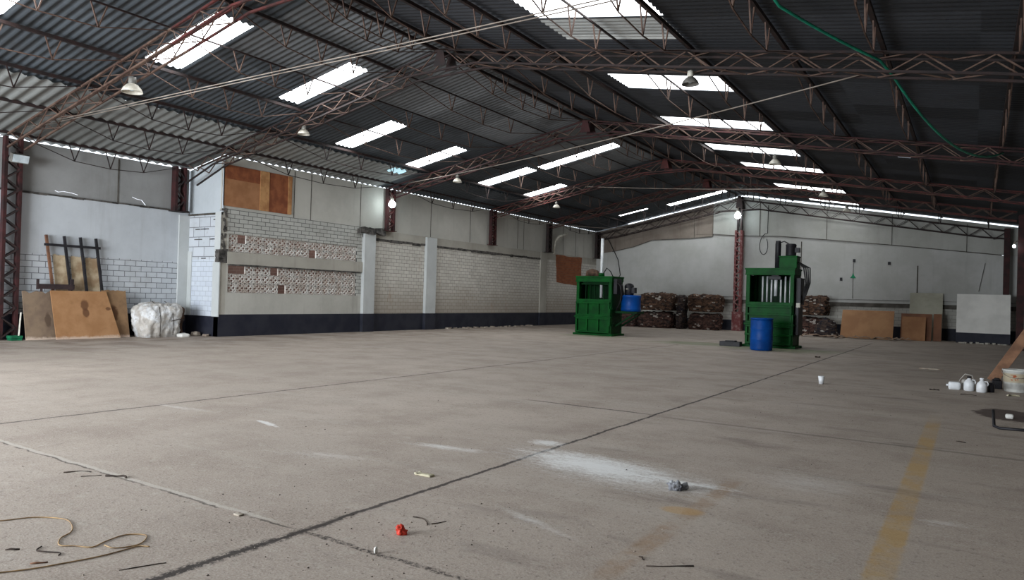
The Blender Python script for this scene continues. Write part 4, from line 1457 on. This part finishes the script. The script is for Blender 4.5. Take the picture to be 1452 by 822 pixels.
MAT['board_tan'] = pmat('tan_fibreboard', rgb(176, 134, 96), rgb(158, 116, 82), 1.6, 0.7)
MAT['board_brown'] = pmat('brown_fibreboard', rgb(166, 122, 86), rgb(146, 104, 72), 1.6, 0.7)
MAT['board_dark'] = pmat('dark_brown_fibreboard', rgb(134, 92, 68), rgb(112, 76, 58), 2.0, 0.7)
MAT['board_grey'] = pmat('grey_painted_board', rgb(176, 174, 158), rgb(156, 154, 138), 1.5, 0.7)
MAT['board_white'] = pmat('white_painted_board', rgb(224, 222, 216), rgb(208, 206, 200), 1.2, 0.6)
leaning('fibreboard_sheet', -4.66, -2.72, 32.5, 33.1, 1.29, 0.03, MAT['board_tan'], 'wide tan fibreboard sheet leaning right of the scrap bales', group='boards against the end wall')
leaning('painted_board', -2.27, -1.08, 34.0, 34.55, 2.02, 0.03, MAT['board_grey'], 'tall grey board behind the small brown boards', group='boards against the end wall')
leaning('fibreboard_sheet', -2.52, -1.42, 33.3, 33.75, 1.16, 0.025, MAT['board_dark'], 'dark brown board directly before the tall grey board', group='boards against the end wall')
leaning('fibreboard_sheet', -2.46, -1.62, 33.12, 33.45, 1.0, 0.025, MAT['board_brown'], 'light brown board in front of the dark brown one', group='boards against the end wall')
leaning('fibreboard_offcut', -1.36, -1.08, 33.45, 33.8, 1.14, 0.025, MAT['board_dark'], 'narrow dark brown offcut at the right of the brown boards', group='boards against the end wall')
# white board with black foot
t = thing('white_board', 'large white board with black foot strip by the far right column', 'board', (0.3, 33.2, 0), 0, 'boards against the end wall')
fz = Vector((0, 0.45, 1.9)).normalized()
def slab(x0, x1, s0, s1, th, y0=33.1):
    b = MB()
    nn = Vector((1, 0, 0)).cross(fz)
    P = [Vector((x, y0, 0.01)) + fz * s - nn * o * -1 for o in (0, th) for (x, s) in ((x0, s0), (x1, s0), (x1, s1), (x0, s1))]
    b.poly(P, ((0, 1, 2, 3), (7, 6, 5, 4), (4, 5, 1, 0), (5, 6, 2, 1), (6, 7, 3, 2), (7, 4, 0, 3)))
    return b
slab(-0.57, 1.18, 0.40, 1.95, 0.04).build('panel', MAT['board_white'], t)
slab(-0.57, 1.18, 0.0, 0.40, 0.04).build('foot_strip', MAT['band'], t)['label'] = 'black strip along the bottom'
b = MB()
for i in range(9):
    x = -0.5 + i * 0.18 + 0.05 * random.random()
    b.box((x, 32.8 + 0.1 * random.random(), 0), (x + 0.12 * random.random() + 0.08, 32.95, 0.02 + 0.05 * random.random()), Matrix.Rotation(random.uniform(-0.6, 0.6), 3, 'Z'))
o = tag(b.build('rubble', MAT['conc_warm']), 'grey crumbs of rubble at the foot of the white board', 'rubble'); o['kind'] = 'stuff'

# small marks and fittings on the end wall
MAT['green_mark'] = pmat('green_ribbon', rgb(34, 140, 96), rgb(24, 116, 80))
t = thing('ribbon', 'green ribbon hanging on a thin cord on the end wall', 'ribbon', (-4.5, YE - 0.07, 1.6))
MB().tube([(-4.5, YE - 0.06, 3.24), (-4.5, YE - 0.06, 1.65)], 0.010, 5).build('cord', MAT['seamline'], t)
b = MB(); b.poly([(-4.62, YE - 0.07, 2.55), (-4.38, YE - 0.07, 2.55), (-4.46, YE - 0.07, 2.66), (-4.5, YE - 0.07, 2.8), (-4.54, YE - 0.07, 2.66),
                  (-4.62, YE - 0.045, 2.55), (-4.38, YE - 0.045, 2.55), (-4.46, YE - 0.045, 2.66), (-4.5, YE - 0.045, 2.8), (-4.54, YE - 0.045, 2.66)],
                 [(0, 1, 2, 3, 4), (9, 8, 7, 6, 5)] + [(i, i + 5, (i + 1) % 5 + 5, (i + 1) % 5) for i in range(5)])
b.build('knot', MAT['green_mark'], t)
for (x, z, lab) in ((-4.47, 3.32, 'small dark box at the top of the ribbon cord'), (-4.98, 2.5, 'small dark switch left of the green ribbon'), (-3.1, 3.2, 'small dark plug high on the end wall right of the ribbon')):
    b = MB(); b.box((x - 0.05, YE - 0.09, z - 0.07), (x + 0.05, YE - 0.035, z + 0.07)); b.box((x - 0.03, YE - 0.1, z - 0.03), (x + 0.03, YE - 0.09, z + 0.03))
    tag(b.build('junction_box', MAT['black_steel'], bevel=0.006), lab, 'box')

# ------------------------------------------------------------------ left bay: boards, rack, sack, broom
def lean_x(name, y0, y1, x_foot, x_top, h, th, m, label, cat, group=None, top=None, parent=None, s0=0.0, ragged=0.0, seed=1):
    """sheet standing on its edge, leaning to the left wall (-x); y0..y1 along the wall; top = (y0, y1) at the top"""
    up_ = Vector((x_top - x_foot, 0, math.sqrt(max(h * h - (x_top - x_foot) ** 2, .01)))).normalized()
    nn = up_.cross(Vector((0, 1, 0))) * -1
    if nn.x < 0: nn = -nn
    ty0, ty1 = top or (y0, y1)
    n = 14
    front = []
    for i in range(n + 1):
        t_ = i / n
        front.append(Vector((x_foot, y0 + (y1 - y0) * t_, 0.012)) + up_ * s0)
    for i in range(n, -1, -1):
        t_ = i / n
        hh = h + ragged * fbm((t_ * 4, 0, 0), 1.5, seed)
        front.append(Vector((x_foot, ty0 + (ty1 - ty0) * t_, 0.012)) + up_ * hh)
    k = len(front)
    b = MB()
    P = [p + nn * th for p in front] + front
    zmin = min(p.z for p in P)
    if s0 == 0:
        P = [p + Vector((0, 0, -zmin)) for p in P]
    b.poly(P, [tuple(range(k)), tuple(reversed(range(k, 2 * k)))] + [(i, i + k, (i + 1) % k + k, (i + 1) % k) for i in range(k)])
    o = b.build(name, m, parent)
    if parent is None:
        tag(o, label, cat, group)
    return o


def stained_board(name, base, base2, stain, at):
    T = NT(name)
    x, y, z = T.xyz()
    n1 = T.noise(2.0, 6, 0.65)
    n2 = T.noise(7, 5, 0.7)
    c = T.mix(T.ramp(n1, 0.35, 0.65), rgb(*base), rgb(*base2))
    c = T.mix(T.mul(T.ramp(n2, 0.55, 0.75), 0.35), c, rgb(*[k * 0.75 for k in base]))
    for (sy, sz, ry, rzz) in at:
        dy = T.mul(T.sub(y, sy), 1 / ry); dz = T.mul(T.sub(z, sz), 1 / rzz)
        d = T.add(T.math('SQRT', T.add(T.mul(dy, dy), T.mul(dz, dz))), T.mul(T.sub(n2, 0.5), 0.9))
        c = T.mix(T.mul(T.ramp(d, 0.6, 1.0, 1, 0), 0.85), c, rgb(*stain))
    c = T.mix(T.mul(T.ramp(T.add(z, T.mul(T.sub(n2, 0.5), 0.16)), 0.02, 0.09, 1, 0), 0.8), c, rgb(206, 186, 170))
    return T.done(c, 0.8, 0, 0.2)


MAT['chip_grey'] = stained_board('weathered_chipboard', (138, 118, 98), (116, 98, 84), (86, 70, 58), [(8.15, 0.45, 0.08, 0.2)])
MAT['chip_orange'] = stained_board('orange_hardboard', (172, 130, 92), (156, 114, 78), (98, 66, 46), [(8.95, 0.80, 0.11, 0.16), (8.96, 0.62, 0.09, 0.13), (9.5, 0.72, 0.08, 0.05)])
MAT['chip_brown'] = stained_board('brown_weathered_chipboard', (146, 116, 86), (120, 94, 70), (84, 54, 36), [(9.65, 0.6, 0.16, 0.25)])
lean_x('chipboard_sheet', 7.66, 8.34, -17.95, -18.22, 1.13, 0.025, MAT['chip_grey'], 'weathered grey brown chipboard sheet, leftmost of the leaning boards', 'board', 'boards leaning in the left bay', ragged=0.05)
lean_x('chipboard_sheet', 9.42, 10.02, -17.95, -18.22, 1.20, 0.025, MAT['chip_brown'], 'brown weathered chipboard showing right of the orange board', 'board', 'boards leaning in the left bay', ragged=0.03, seed=4)
lean_x('hardboard_sheet', 8.24, 9.72, -17.82, -18.15, 1.18, 0.025, MAT['chip_orange'], 'large orange hardboard with a dark stain, in front of the metal rack', 'board', 'boards leaning in the left bay', top=(8.22, 9.50))

# barred rack leaning behind the boards
MAT['rack_blk'] = pmat('black_rack_steel', rgb(44, 42, 46), rgb(30, 29, 32), 5, 0.6)
MAT['rack_rust'] = pmat('rusty_rack_steel', rgb(122, 86, 64), rgb(90, 62, 50), 6, 0.8)
MAT['ply_old'] = pmat('old_pale_plywood', rgb(206, 188, 158), rgb(164, 138, 108), 3.5, 0.8, bump=0.1)
t = thing('barred_rack', 'black steel rack of four bars leaning on the wall behind the boards', 'rack', (-18.25, 8.9, 0))
tops = [8.22, 8.62, 8.99, 9.36]
for k, yt in enumerate(tops):
    yb = yt + 0.30
    b = MB(); b.bar((-18.30, yb, 0.01), (-18.42, yt, 2.45), 0.05, 0.06, up=(1, 0, 0)); b.build('bar', MAT['rack_rust'] if k == 0 else MAT['rack_blk'], t)
    if k == 0:
        [x for x in COL.objects if x.parent == t][-1]['label'] = 'rusty brown leftmost bar'
b = MB(); b.bar((-18.37, 8.17, 2.22), (-18.37, 9.45, 2.215), 0.045, 0.06); b.build('crossbar', MAT['rack_blk'], t)
b = MB(); b.bar((-18.29, 8.4, 0.35), (-18.29, 9.7, 0.35), 0.045, 0.06); b.build('crossbar', MAT['rack_blk'], t)
for (y0, y1, h, lab) in ((8.40, 8.72, 2.0, 'pale plywood strip behind the rack, between its first two bars'), (8.80, 9.12, 1.98, 'pale plywood strip behind the middle of the rack'), (9.15, 9.44, 1.95, 'pale plywood strip behind the rack, before its last bar')):
    lean_x('plywood_strip', y0 + 0.18, y1 + 0.18, -18.42, -18.475, h, 0.015, MAT['ply_old'], lab, 'board', 'pale plywood strips behind the rack', top=(y0, y1), ragged=0.03, seed=y0)
# dark trough resting on the boards
b = MB(); b.box((-18.27, 8.0, 1.17), (-18.22, 8.80, 1.29)); b.box((-18.275, 7.98, 1.16), (-18.215, 8.02, 1.40)); b.box((-18.275, 8.72, 1.16), (-18.215, 8.78, 1.42))
b.bar((-18.245, 8.08, 1.2), (-18.245, 8.1, 0.0), 0.04); b.bar((-18.245, 8.7, 1.2), (-18.245, 8.68, 0.0), 0.04)
MAT['trough'] = pmat('dark_maroon_timber', rgb(62, 48, 48), rgb(44, 36, 38), 4, 0.7)
tag(b.build('low_trestle', MAT['trough']), 'dark low trestle showing above the grey brown chipboard', 'trestle')

# white bulk sack
def sack_mat():
    T = NT('white_woven_sack')
    n1 = T.noise(2.5, 6, 0.7)
    n2 = T.noise(8, 5, 0.7)
    c = T.mix(T.ramp(n1, 0.35, 0.6), rgb(222, 224, 226), rgb(186, 180, 172))
    c = T.mix(T.mul(T.ramp(n2, 0.52, 0.7), 0.6), c, rgb(136, 122, 108))
    T.bump(T.add(n1, n2), 0.5, 0.06)
    return T.done(c, 0.8, 0, 0.2)


MAT['sack'] = sack_mat()
t = thing('bulk_sack', 'bulging white woven sack between the leaning boards and the dark wall', 'sack', (-17.85, 10.65, 0))
lump('x', (-18.30, 10.15, 0), (-17.45, 11.22, 0.88), 11, 0.07, 26, 30, 22, 0.24, 2.6).build('body', MAT['sack'], t)
for yy in (10.5, 10.85):
    b = MB()
    b.tube([(-17.40, yy, 0.05), (-17.39, yy + 0.01, 0.45), (-17.5, yy + 0.02, 0.78), (-17.85, yy + 0.02, 0.92)], 0.009, 5)
    b.build('cord', MAT['strap'], t)
b = MB()
b.tube([(-17.40, 10.8, 0.42), (-17.38, 11.0, 0.47), (-17.44, 11.18, 0.44)], 0.012, 5)
b.build('cord', MAT['strap'], t)
tag(lump('x', (-17.5, 11.0, 0), (-17.25, 11.25, 0.09), 5, 0.02, 6, 6, 3, 0.04).build('crumpled_paper', MAT['board_white']), 'crumpled white paper at the foot of the white sack', 'paper', 'crumpled papers')
tag(lump('x', (-18.45, 11.3, 0), (-18.05, 11.62, 0.80), 8, 0.05, 8, 8, 10, 0.1).build('dark_bag', MAT['rag']), 'dark bundle squeezed behind the white sack against the wall', 'bundle')
MAT['debris'] = pmat('pale_debris', rgb(176, 166, 152), rgb(130, 116, 104), 9, 0.9)
for (x, y, s, lab) in ((-17.75, 11.72, 0.12, 'pale clod of rubble on the floor left of the wall corner'), (-17.35, 11.76, 0.09, 'small pale clod of rubble nearest the wall corner')):
    tag(lump('x', (x - s, y - s * .7, 0), (x + s, y + s * .7, s * 0.9), x, 0.03, 6, 6, 4, 0.04).build('rubble_clod', MAT['debris']), lab, 'rubble', 'rubble clods')

b = MB()
for i in range(60):
    y = 21.5 + 6.5 * random.random(); x = XW + 0.03 + 0.25 * random.random() ** 2; q = 0.02 + 0.05 * random.random()
    b.box((x, y, 0), (x + q, y + q * 1.6, q * 0.8), Matrix.Rotation(random.uniform(-1, 1), 3, 'Z'))
o = tag(b.build('fallen_plaster', MAT['debris']), 'pale crumbs of fallen plaster along the foot of the long wall', 'rubble')
o['kind'] = 'stuff'
# broom at the far left
MAT['broom_green'] = pmat('green_broom', rgb(22, 112, 74), rgb(14, 84, 56))
t = thing('broom', 'broom with white handle and green head beside the left red column', 'broom', (-18.05, 7.55, 0))
b = MB(); b.bar((-18.05, 7.56, 0.1), (-18.22, 7.66, 0.62), 0.03); b.build('handle', MAT['lamp_white'], t)
b = MB(); b.box((-18.22, 7.38, 0.05), (-17.98, 7.62, 0.11)); b.build('head', MAT['broom_green'], t, bevel=0.01)
b = MB()
for i in range(10):
    b.box((-18.21 + 0.022 * i, 7.39, 0), (-18.20 + 0.022 * i, 7.61, 0.055))
b.build('bristles', MAT['broom_green'], t)
MAT['tarp'] = pmat('dark_navy_cloth', rgb(24, 26, 34), rgb(16, 18, 26), 5, 0.9)

# ------------------------------------------------------------------ right foreground things
MAT['timber'] = pmat('worn_timber', rgb(150, 112, 86), rgb(112, 82, 64), 4, 0.8, bump=0.1)
d = Vector((0.0, 0.0, 0.0))
t = thing('timber_plank', 'worn brown timber plank leaning to the right wall behind the bucket', 'plank', (0.28, 15.6, 0))
b = MB(); b.bar((0.30, 15.55, 0.03), (1.40, 15.75, 1.93), 0.17, 0.06, up=(0, 1, 0)); b.build('plank', MAT['timber'], t, bevel=0.006)
b = MB(); b.bar((0.31, 15.68, 0.06), (1.30, 15.86, 1.75), 0.05, 0.12, up=(0, 1, 0)); b.build('batten', MAT['timber'], t)
# bucket
def bucket_mat():
    T = NT('white_bucket_with_worn_print')
    x, y, z = T.xyz()
    n = T.noise(9, 4, 0.6)
    c = T.mix(T.ramp(n, 0.4, 0.7), rgb(206, 206, 200), rgb(176, 176, 172))
    band = T.mul(T.ramp(z, 0.15, 0.17), T.ramp(z, 0.29, 0.31, 1, 0))
    c = T.mix(T.mul(band, 0.7), c, rgb(196, 178, 140))
    sp = T.mul(T.mul(T.ramp(z, 0.18, 0.2), T.ramp(z, 0.27, 0.29, 1, 0)), T.mul(T.ramp(x, -0.09, -0.07), T.ramp(x, 0.0, 0.03, 1, 0)))
    c = T.mix(T.mul(sp, T.ramp(T.noise(26, 2), 0.4, 0.55)), c, rgb(180, 92, 58))
    return T.done(c, 0.5, 0, 0.4)


MAT['bucket'] = bucket_mat()
bc = (0.60, 14.15, 0)
t = thing('paint_bucket', 'white plastic bucket with a worn print at the right edge', 'bucket', bc)
MB().lathe([(0.155, 0.0), (0.165, 0.01), (0.185, 0.33), (0.195, 0.335), (0.195, 0.36), (0.18, 0.36), (0.17, 0.05), (0.0, 0.03)], 28, bc).build('body', MAT['bucket'], t)
b = MB(); b.tube([(bc[0] + 0.2 * math.cos(a), bc[1] - 0.02, 0.33 + -0.16 * math.sin(a) if False else 0.33 + 0.0 - 0.14 * math.sin(a)) for a in [PI * k / 12 for k in range(13)]], 0.005, 5)
P_ = [(bc[0] + 0.2 * math.cos(a), bc[1] - 0.2 * math.sin(a) * 0.98, 0.33 - 0.1 * math.sin(a)) for a in [PI * k / 12 for k in range(13)]]
MB().tube(P_, 0.005, 5).build('handle', MAT['wire_grey'], t)

MAT['jug_white'] = pmat('white_plastic', rgb(226, 228, 230), rgb(206, 208, 210), 6, 0.4, spec=0.5)
MAT['jug_clear'] = pmat('cloudy_plastic', rgb(186, 184, 178), rgb(156, 150, 144), 6, 0.35, spec=0.5)


def jug(loc, s, label, cap_m, m, lying=False, handle=True):
    t = thing('plastic_jug', label, 'jug', loc, 0, 'plastic jugs at the right')
    if lying:
        b = lump('x', (-0.12 * s, -0.09 * s, 0), (0.12 * s, 0.09 * s, 0.17 * s), 3, 0.006, 10, 8, 8, 0.05 * s)
        b.build('body', m, t, world=False)
        MB().tube([(-0.12 * s, 0, 0.09 * s), (-0.16 * s, 0, 0.09 * s)], 0.025 * s, 10).build('cap', cap_m, t, world=False)
        return t
    prof = [(0.075, 0.0), (0.085, 0.012), (0.085, 0.13), (0.075, 0.165), (0.045, 0.20), (0.028, 0.215), (0.028, 0.235)]
    MB().lathe([(r * s, z * s) for r, z in prof], 20).build('body', m, t, world=False)
    MB().lathe([(0.034 * s, 0.232 * s), (0.034 * s, 0.262 * s), (0.0, 0.264 * s)], 14).build('cap', cap_m, t, world=False)
    if handle:
        MB().tube([(0.04 * s, 0, 0.2 * s), (0.085 * s, 0, 0.2 * s), (0.1 * s, 0, 0.16 * s), (0.085 * s, 0, 0.12 * s)], 0.011 * s, 7).build('handle', m, t, world=False)
    return t


jug((-0.24, 13.75, 0), 0.72, 'white jug lying on its side, leftmost of the jugs', MAT['jug_white'], MAT['jug_white'], True)
jug((-0.04, 13.7, 0), 0.88, 'cloudy jug with black cap, second from the left', MAT['black_rub'], MAT['jug_white'])
jug((0.13, 13.6, 0), 0.86, 'white jug with white cap, rightmost of the standing jugs', MAT['jug_white'], MAT['jug_white'])
b = MB().lathe([(0.05, 0.0), (0.055, 0.01), (0.055, 0.12), (0.04, 0.15), (0.0, 0.15)], 16, (0.25, 13.75, 0))
tag(b.build('black_can', MAT['black_steel']), 'small black can right of the white jugs', 'can')
tag(lump('x', (-0.14, 13.86, 0), (-0.04, 13.98, 0.16), 2.0, 0.02, 8, 8, 6, 0.04).build('crumpled_bag', MAT['jug_clear']), 'crumpled cloudy plastic bag between the lying jug and the next', 'bag')
pt = [(-0.2 + 0.02 * k, 13.85 + 0.02 * math.sin(k), 0.0) for k in range(3)]
MB_ = MB().tube([(-0.2, 14.06, 0.01), (-0.17, 14.06, 0.14), (-0.1, 14.06, 0.24), (-0.0, 14.06, 0.22), (0.05, 14.06, 0.01)], 0.006, 6)
tag(MB_.build('thin_tube', MAT['jug_clear']), 'thin pale plastic tube looped over behind the jugs', 'tube')
b = MB(); b.box((0.28, 14.4, 0), (0.42, 14.7, 0.14)); b.box((0.31, 14.42, 0.14), (0.39, 14.6, 0.17))
tag(b.build('black_case', MAT['black_steel'], bevel=0.01), 'small black case between the plank foot and the bucket', 'case')
# L-shaped iron bar
b = MB(); b.bar((0.20, 10.15, 0.015), (0.21, 9.45, 0.015), 0.03); b.bar((0.21, 9.45, 0.015), (0.9, 9.55, 0.015), 0.03)
b2 = MB(); b2.tube([(0.21, 9.9, 0.16), (0.215, 9.62, 0.02), (0.26, 9.52, 0.016), (1.0, 9.62, 0.016)], 0.016, 8)
tag(b2.build('bent_iron_rod', MAT['black_steel']), 'bent black iron rod lying at the right edge of the floor', 'rod')
MAT['paper_yel'] = pmat('yellowed_paper', rgb(196, 190, 166), rgb(172, 164, 138), 12, 0.8)
MAT['red_plastic'] = pmat('red_plastic', rgb(206, 64, 46), rgb(170, 48, 36), 8, 0.5)
MAT['grey_rag'] = pmat('grey_crumpled_foil', rgb(150, 152, 156), rgb(92, 92, 98), 10, 0.6, bump=0.6)
MAT['twig'] = pmat('dark_scrap', rgb(70, 58, 50), rgb(48, 40, 36), 9, 0.9)

# ------------------------------------------------------------------ litter on the floor
tag(lump('x', (-2.605, 2.94, 0), (-2.555, 2.975, 0.05), 4, 0.022, 8, 8, 7, 0.012, 30).build('red_scrap', MAT['red_plastic']), 'crumpled bright red plastic scrap on the near floor', 'scrap')
tag(lump('x', (-3.36, 3.985, 0), (-3.22, 4.035, 0.014), 6, 0.012, 14, 8, 3, 0.006, 18).build('paper_scrap', MAT['paper_yel']), 'yellowish folded paper left of the long floor joint', 'paper', 'crumpled papers')
tag(lump('x', (-1.75, 4.77, 0), (-1.65, 4.85, 0.045), 7, 0.03, 12, 11, 8, 0.02, 24).build('crumpled_foil', MAT['grey_rag']), 'grey crumpled foil at the right end of the white powder', 'foil')
t = thing('paper_cup', 'small white paper cup standing alone on the floor right of the joint', 'cup', (-2.11, 12.84, 0))
MB().lathe([(0.036, 0), (0.05, 0.125), (0.046, 0.125), (0.034, 0.01), (0, 0.008)], 18, (-2.11, 12.84, 0)).build('body', MAT['jug_white'], t)
MB().lathe([(0.05, 0.12), (0.054, 0.124), (0.05, 0.13), (0.047, 0.125)], 18, (-2.11, 12.84, 0)).build('rim', MAT['jug_white'], t)
# wires at bottom left
MAT['wire_yel'] = pmat('yellowish_wire', rgb(176, 146, 104), rgb(130, 106, 78), 6, 0.6)
def flat(pts, z=0.008):
    out = []
    n = len(pts)
    for i in range(n - 1):
        p0 = Vector((*pts[max(i - 1, 0)], 0)); p1 = Vector((*pts[i], 0)); p2 = Vector((*pts[i + 1], 0)); p3 = Vector((*pts[min(i + 2, n - 1)], 0))
        for k in range(5):
            t_ = k / 5
            q = 0.5 * ((2 * p1) + (p2 - p0) * t_ + (2 * p0 - 5 * p1 + 4 * p2 - p3) * t_ ** 2 + (3 * p1 - p0 - 3 * p2 + p3) * t_ ** 3)
            out.append((q.x, q.y, z))
    out.append((*pts[-1], z))
    return out
wa = [(-4.52, 1.70), (-4.42, 1.80), (-4.35, 1.93), (-4.2, 2.01), (-4.07, 1.99), (-3.95, 1.93), (-3.89, 1.85), (-3.79, 1.80), (-3.72, 1.84), (-3.64, 1.88), (-3.67, 1.96), (-3.69, 2.07), (-3.62, 2.13), (-3.56, 2.11), (-3.5, 2.03), (-3.54, 1.94), (-3.62, 1.93)]
tag(MB().tube(flat(wa, 0.004), 0.0032, 6).build('loose_wire', MAT['wire_yel']), 'thin yellowish wire curling into a loop on the near left floor', 'wire', 'loose wires')
wb_ = [(-3.72, 1.36), (-3.63, 1.48), (-3.57, 1.58), (-3.53, 1.69), (-3.49, 1.83), (-3.48, 1.95), (-3.48, 2.02), (-3.43, 2.05)]
tag(MB().tube(flat(wb_, 0.004), 0.0032, 6).build('loose_wire', MAT['wire_yel']), 'thin yellowish wire running in from the bottom left edge', 'wire', 'loose wires')
tag(MB().tube(flat([(-3.84, 1.74), (-3.80, 1.70), (-3.74, 1.72), (-3.68, 1.75), (-3.65, 1.73)], 0.004), 0.0032, 6).build('loose_wire', MAT['twig']), 'short dark wire end beside the yellowish wire loop', 'wire', 'loose wires')


def stick(pts, r, label, m, nm='scrap_stick'):
    r *= 0.55
    pts2 = []
    for a_, b_ in zip(pts[:-1], pts[1:]):
        for k_ in range(3):
            t_ = k_ / 3
            pts2.append((a_[0] + (b_[0] - a_[0]) * t_ + random.uniform(-r, r), a_[1] + (b_[1] - a_[1]) * t_ + random.uniform(-r, r)))
    pts2.append(pts[-1])
    rr = [r * random.uniform(0.45, 1.0) for _ in pts2]
    tag(MB().tube([(p[0], p[1], q) for p, q in zip(pts2, rr)], rr, 6).build(nm, m), label, 'scrap', 'small scraps on the floor')


stick([(-5.24, 2.50), (-5.2, 2.60), (-5.12, 2.62)], 0.008, 'dark twig on the pale floor joint at the left, farther left one', MAT['twig'])
stick([(-5.05, 2.52), (-4.98, 2.62)], 0.006, 'short dark twig on the pale floor joint, middle one', MAT['twig'])
stick([(-4.93, 2.62), (-4.84, 2.70), (-4.78, 2.68)], 0.014, 'dark lump of dirt on the pale floor joint', MAT['twig'])
stick([(-2.72, 3.22), (-2.66, 3.24), (-2.6, 3.20), (-2.56, 3.16)], 0.008, 'dark crooked twig left of the red scrap top', MAT['twig'])
stick([(-2.55, 3.19), (-2.52, 3.28)], 0.007, 'short dark nail right of the crooked twig', MAT['twig'])
stick([(-1.32, 3.33), (-1.13, 3.47)], 0.008, 'dark stick lying near the bottom edge of the floor', MAT['twig'])
stick([(-1.36, 3.40), (-1.40, 3.43)], 0.01, 'short dark bit left of the stick at the bottom edge', MAT['twig'])
stick([(-3.25, 1.8), (-3.19, 1.95), (-3.17, 1.98)], 0.006, 'dark twig beside the long joint at the bottom left', MAT['twig'])
stick([(-3.93, 1.62), (-3.88, 1.66)], 0.009, 'dark crumb on the floor at the left bottom corner', MAT['twig'])
stick([(-3.64, 1.60), (-3.60, 1.66)], 0.01, 'rusty chip beside the lower yellowish wire', MAT['rack_rust'])
stick([(-0.58, 13.3), (-0.50, 13.36), (-0.44, 13.34)], 0.025, 'dark clod on the floor left of the white jugs', MAT['twig'])
stick([(-0.15, 13.0), (-0.02, 13.05), (0.06, 13.0)], 0.014, 'dark sliver on the floor before the white jugs', MAT['twig'])
stick([(-0.12, 8.35), (-0.04, 8.3)], 0.012, 'dark chip on the open floor right of the yellow line', MAT['twig'])
stick([(-0.95, 17.7), (-0.45, 17.75)], 0.03, 'pale flat strip on the floor beyond the jugs', MAT['debris'])
stick([(0.44, 13.35), (0.52, 13.42), (0.62, 13.4)], 0.03, 'yellowish scrap on the floor in front of the bucket', MAT['paper_yel'])
stick([(-5.33, 22.4), (-5.2, 22.3)], 0.01, 'hidden', MAT['twig']) if False else None
stick([(-3.31, 19.2), (-3.2, 19.25)], 0.04, 'dark clod on the floor in front of the right press', MAT['twig'])
tag(lump('x', (0.35, 10.55, 0), (0.43, 10.65, 0.05), 2, 0.015, 6, 6, 5, 0.02).build('crumpled_paper', MAT['board_white']), 'small white crumpled paper on the oil stain', 'paper', 'crumpled papers')
tag(lump('x', (-3.02, 2.70, 0), (-2.98, 2.74, 0.03), 2, 0.01, 5, 5, 4, 0.01).build('crumpled_paper', MAT['board_white']), 'tiny pale scrap where the two floor joints meet', 'paper', 'crumpled papers') if False else None
tag(lump('x', (-2.497, 2.66, 0), (-2.483, 2.675, 0.03), 2, 0.004, 5, 5, 4, 0.01).build('pale_chip', MAT['board_white']), 'tiny upright pale chip on the dark joint near the bottom', 'scrap', 'small scraps on the floor')
tag(lump('x', (-3.56, 2.62, 0), (-3.50, 2.66, 0.008), 2, 0.006, 6, 6, 4, 0.01).build('pale_chip', MAT['debris']), 'pale flake of mortar on the left end of the cross joint', 'scrap', 'small scraps on the floor')

# scattered grit
b = MB()
rg = random.Random(3)
for i in range(420):
    k = rg.random()
    if k < 0.45:
        x = -2.6 + rg.gauss(0, 0.7); y = 2.2 + rg.random() * 1.6
    else:
        y = 1.6 + 11 * rg.random() ** 1.5
        x = -7 + 7.2 * rg.random()
    s = 0.002 + 0.004 * rg.random() ** 2 + 0.0003 * y
    a = rg.random() * 6
    P = [(x + s * math.cos(a + q * PI / 2) * (0.6 + rg.random()), y + s * math.sin(a + q * PI / 2) * (0.6 + rg.random()), 0.0) for q in range(4)]
    b.cur = 0 if rg.random() < 0.45 else 1
    b.poly(P + [(x, y, s)], ((3, 2, 1, 0), (0, 1, 4), (1, 2, 4), (2, 3, 4), (3, 0, 4)))
o = tag(b.build('floor_grit', [MAT['twig'], MAT['debris']]), 'fine scattered grit on the concrete floor', 'grit')
o['kind'] = 'stuff'
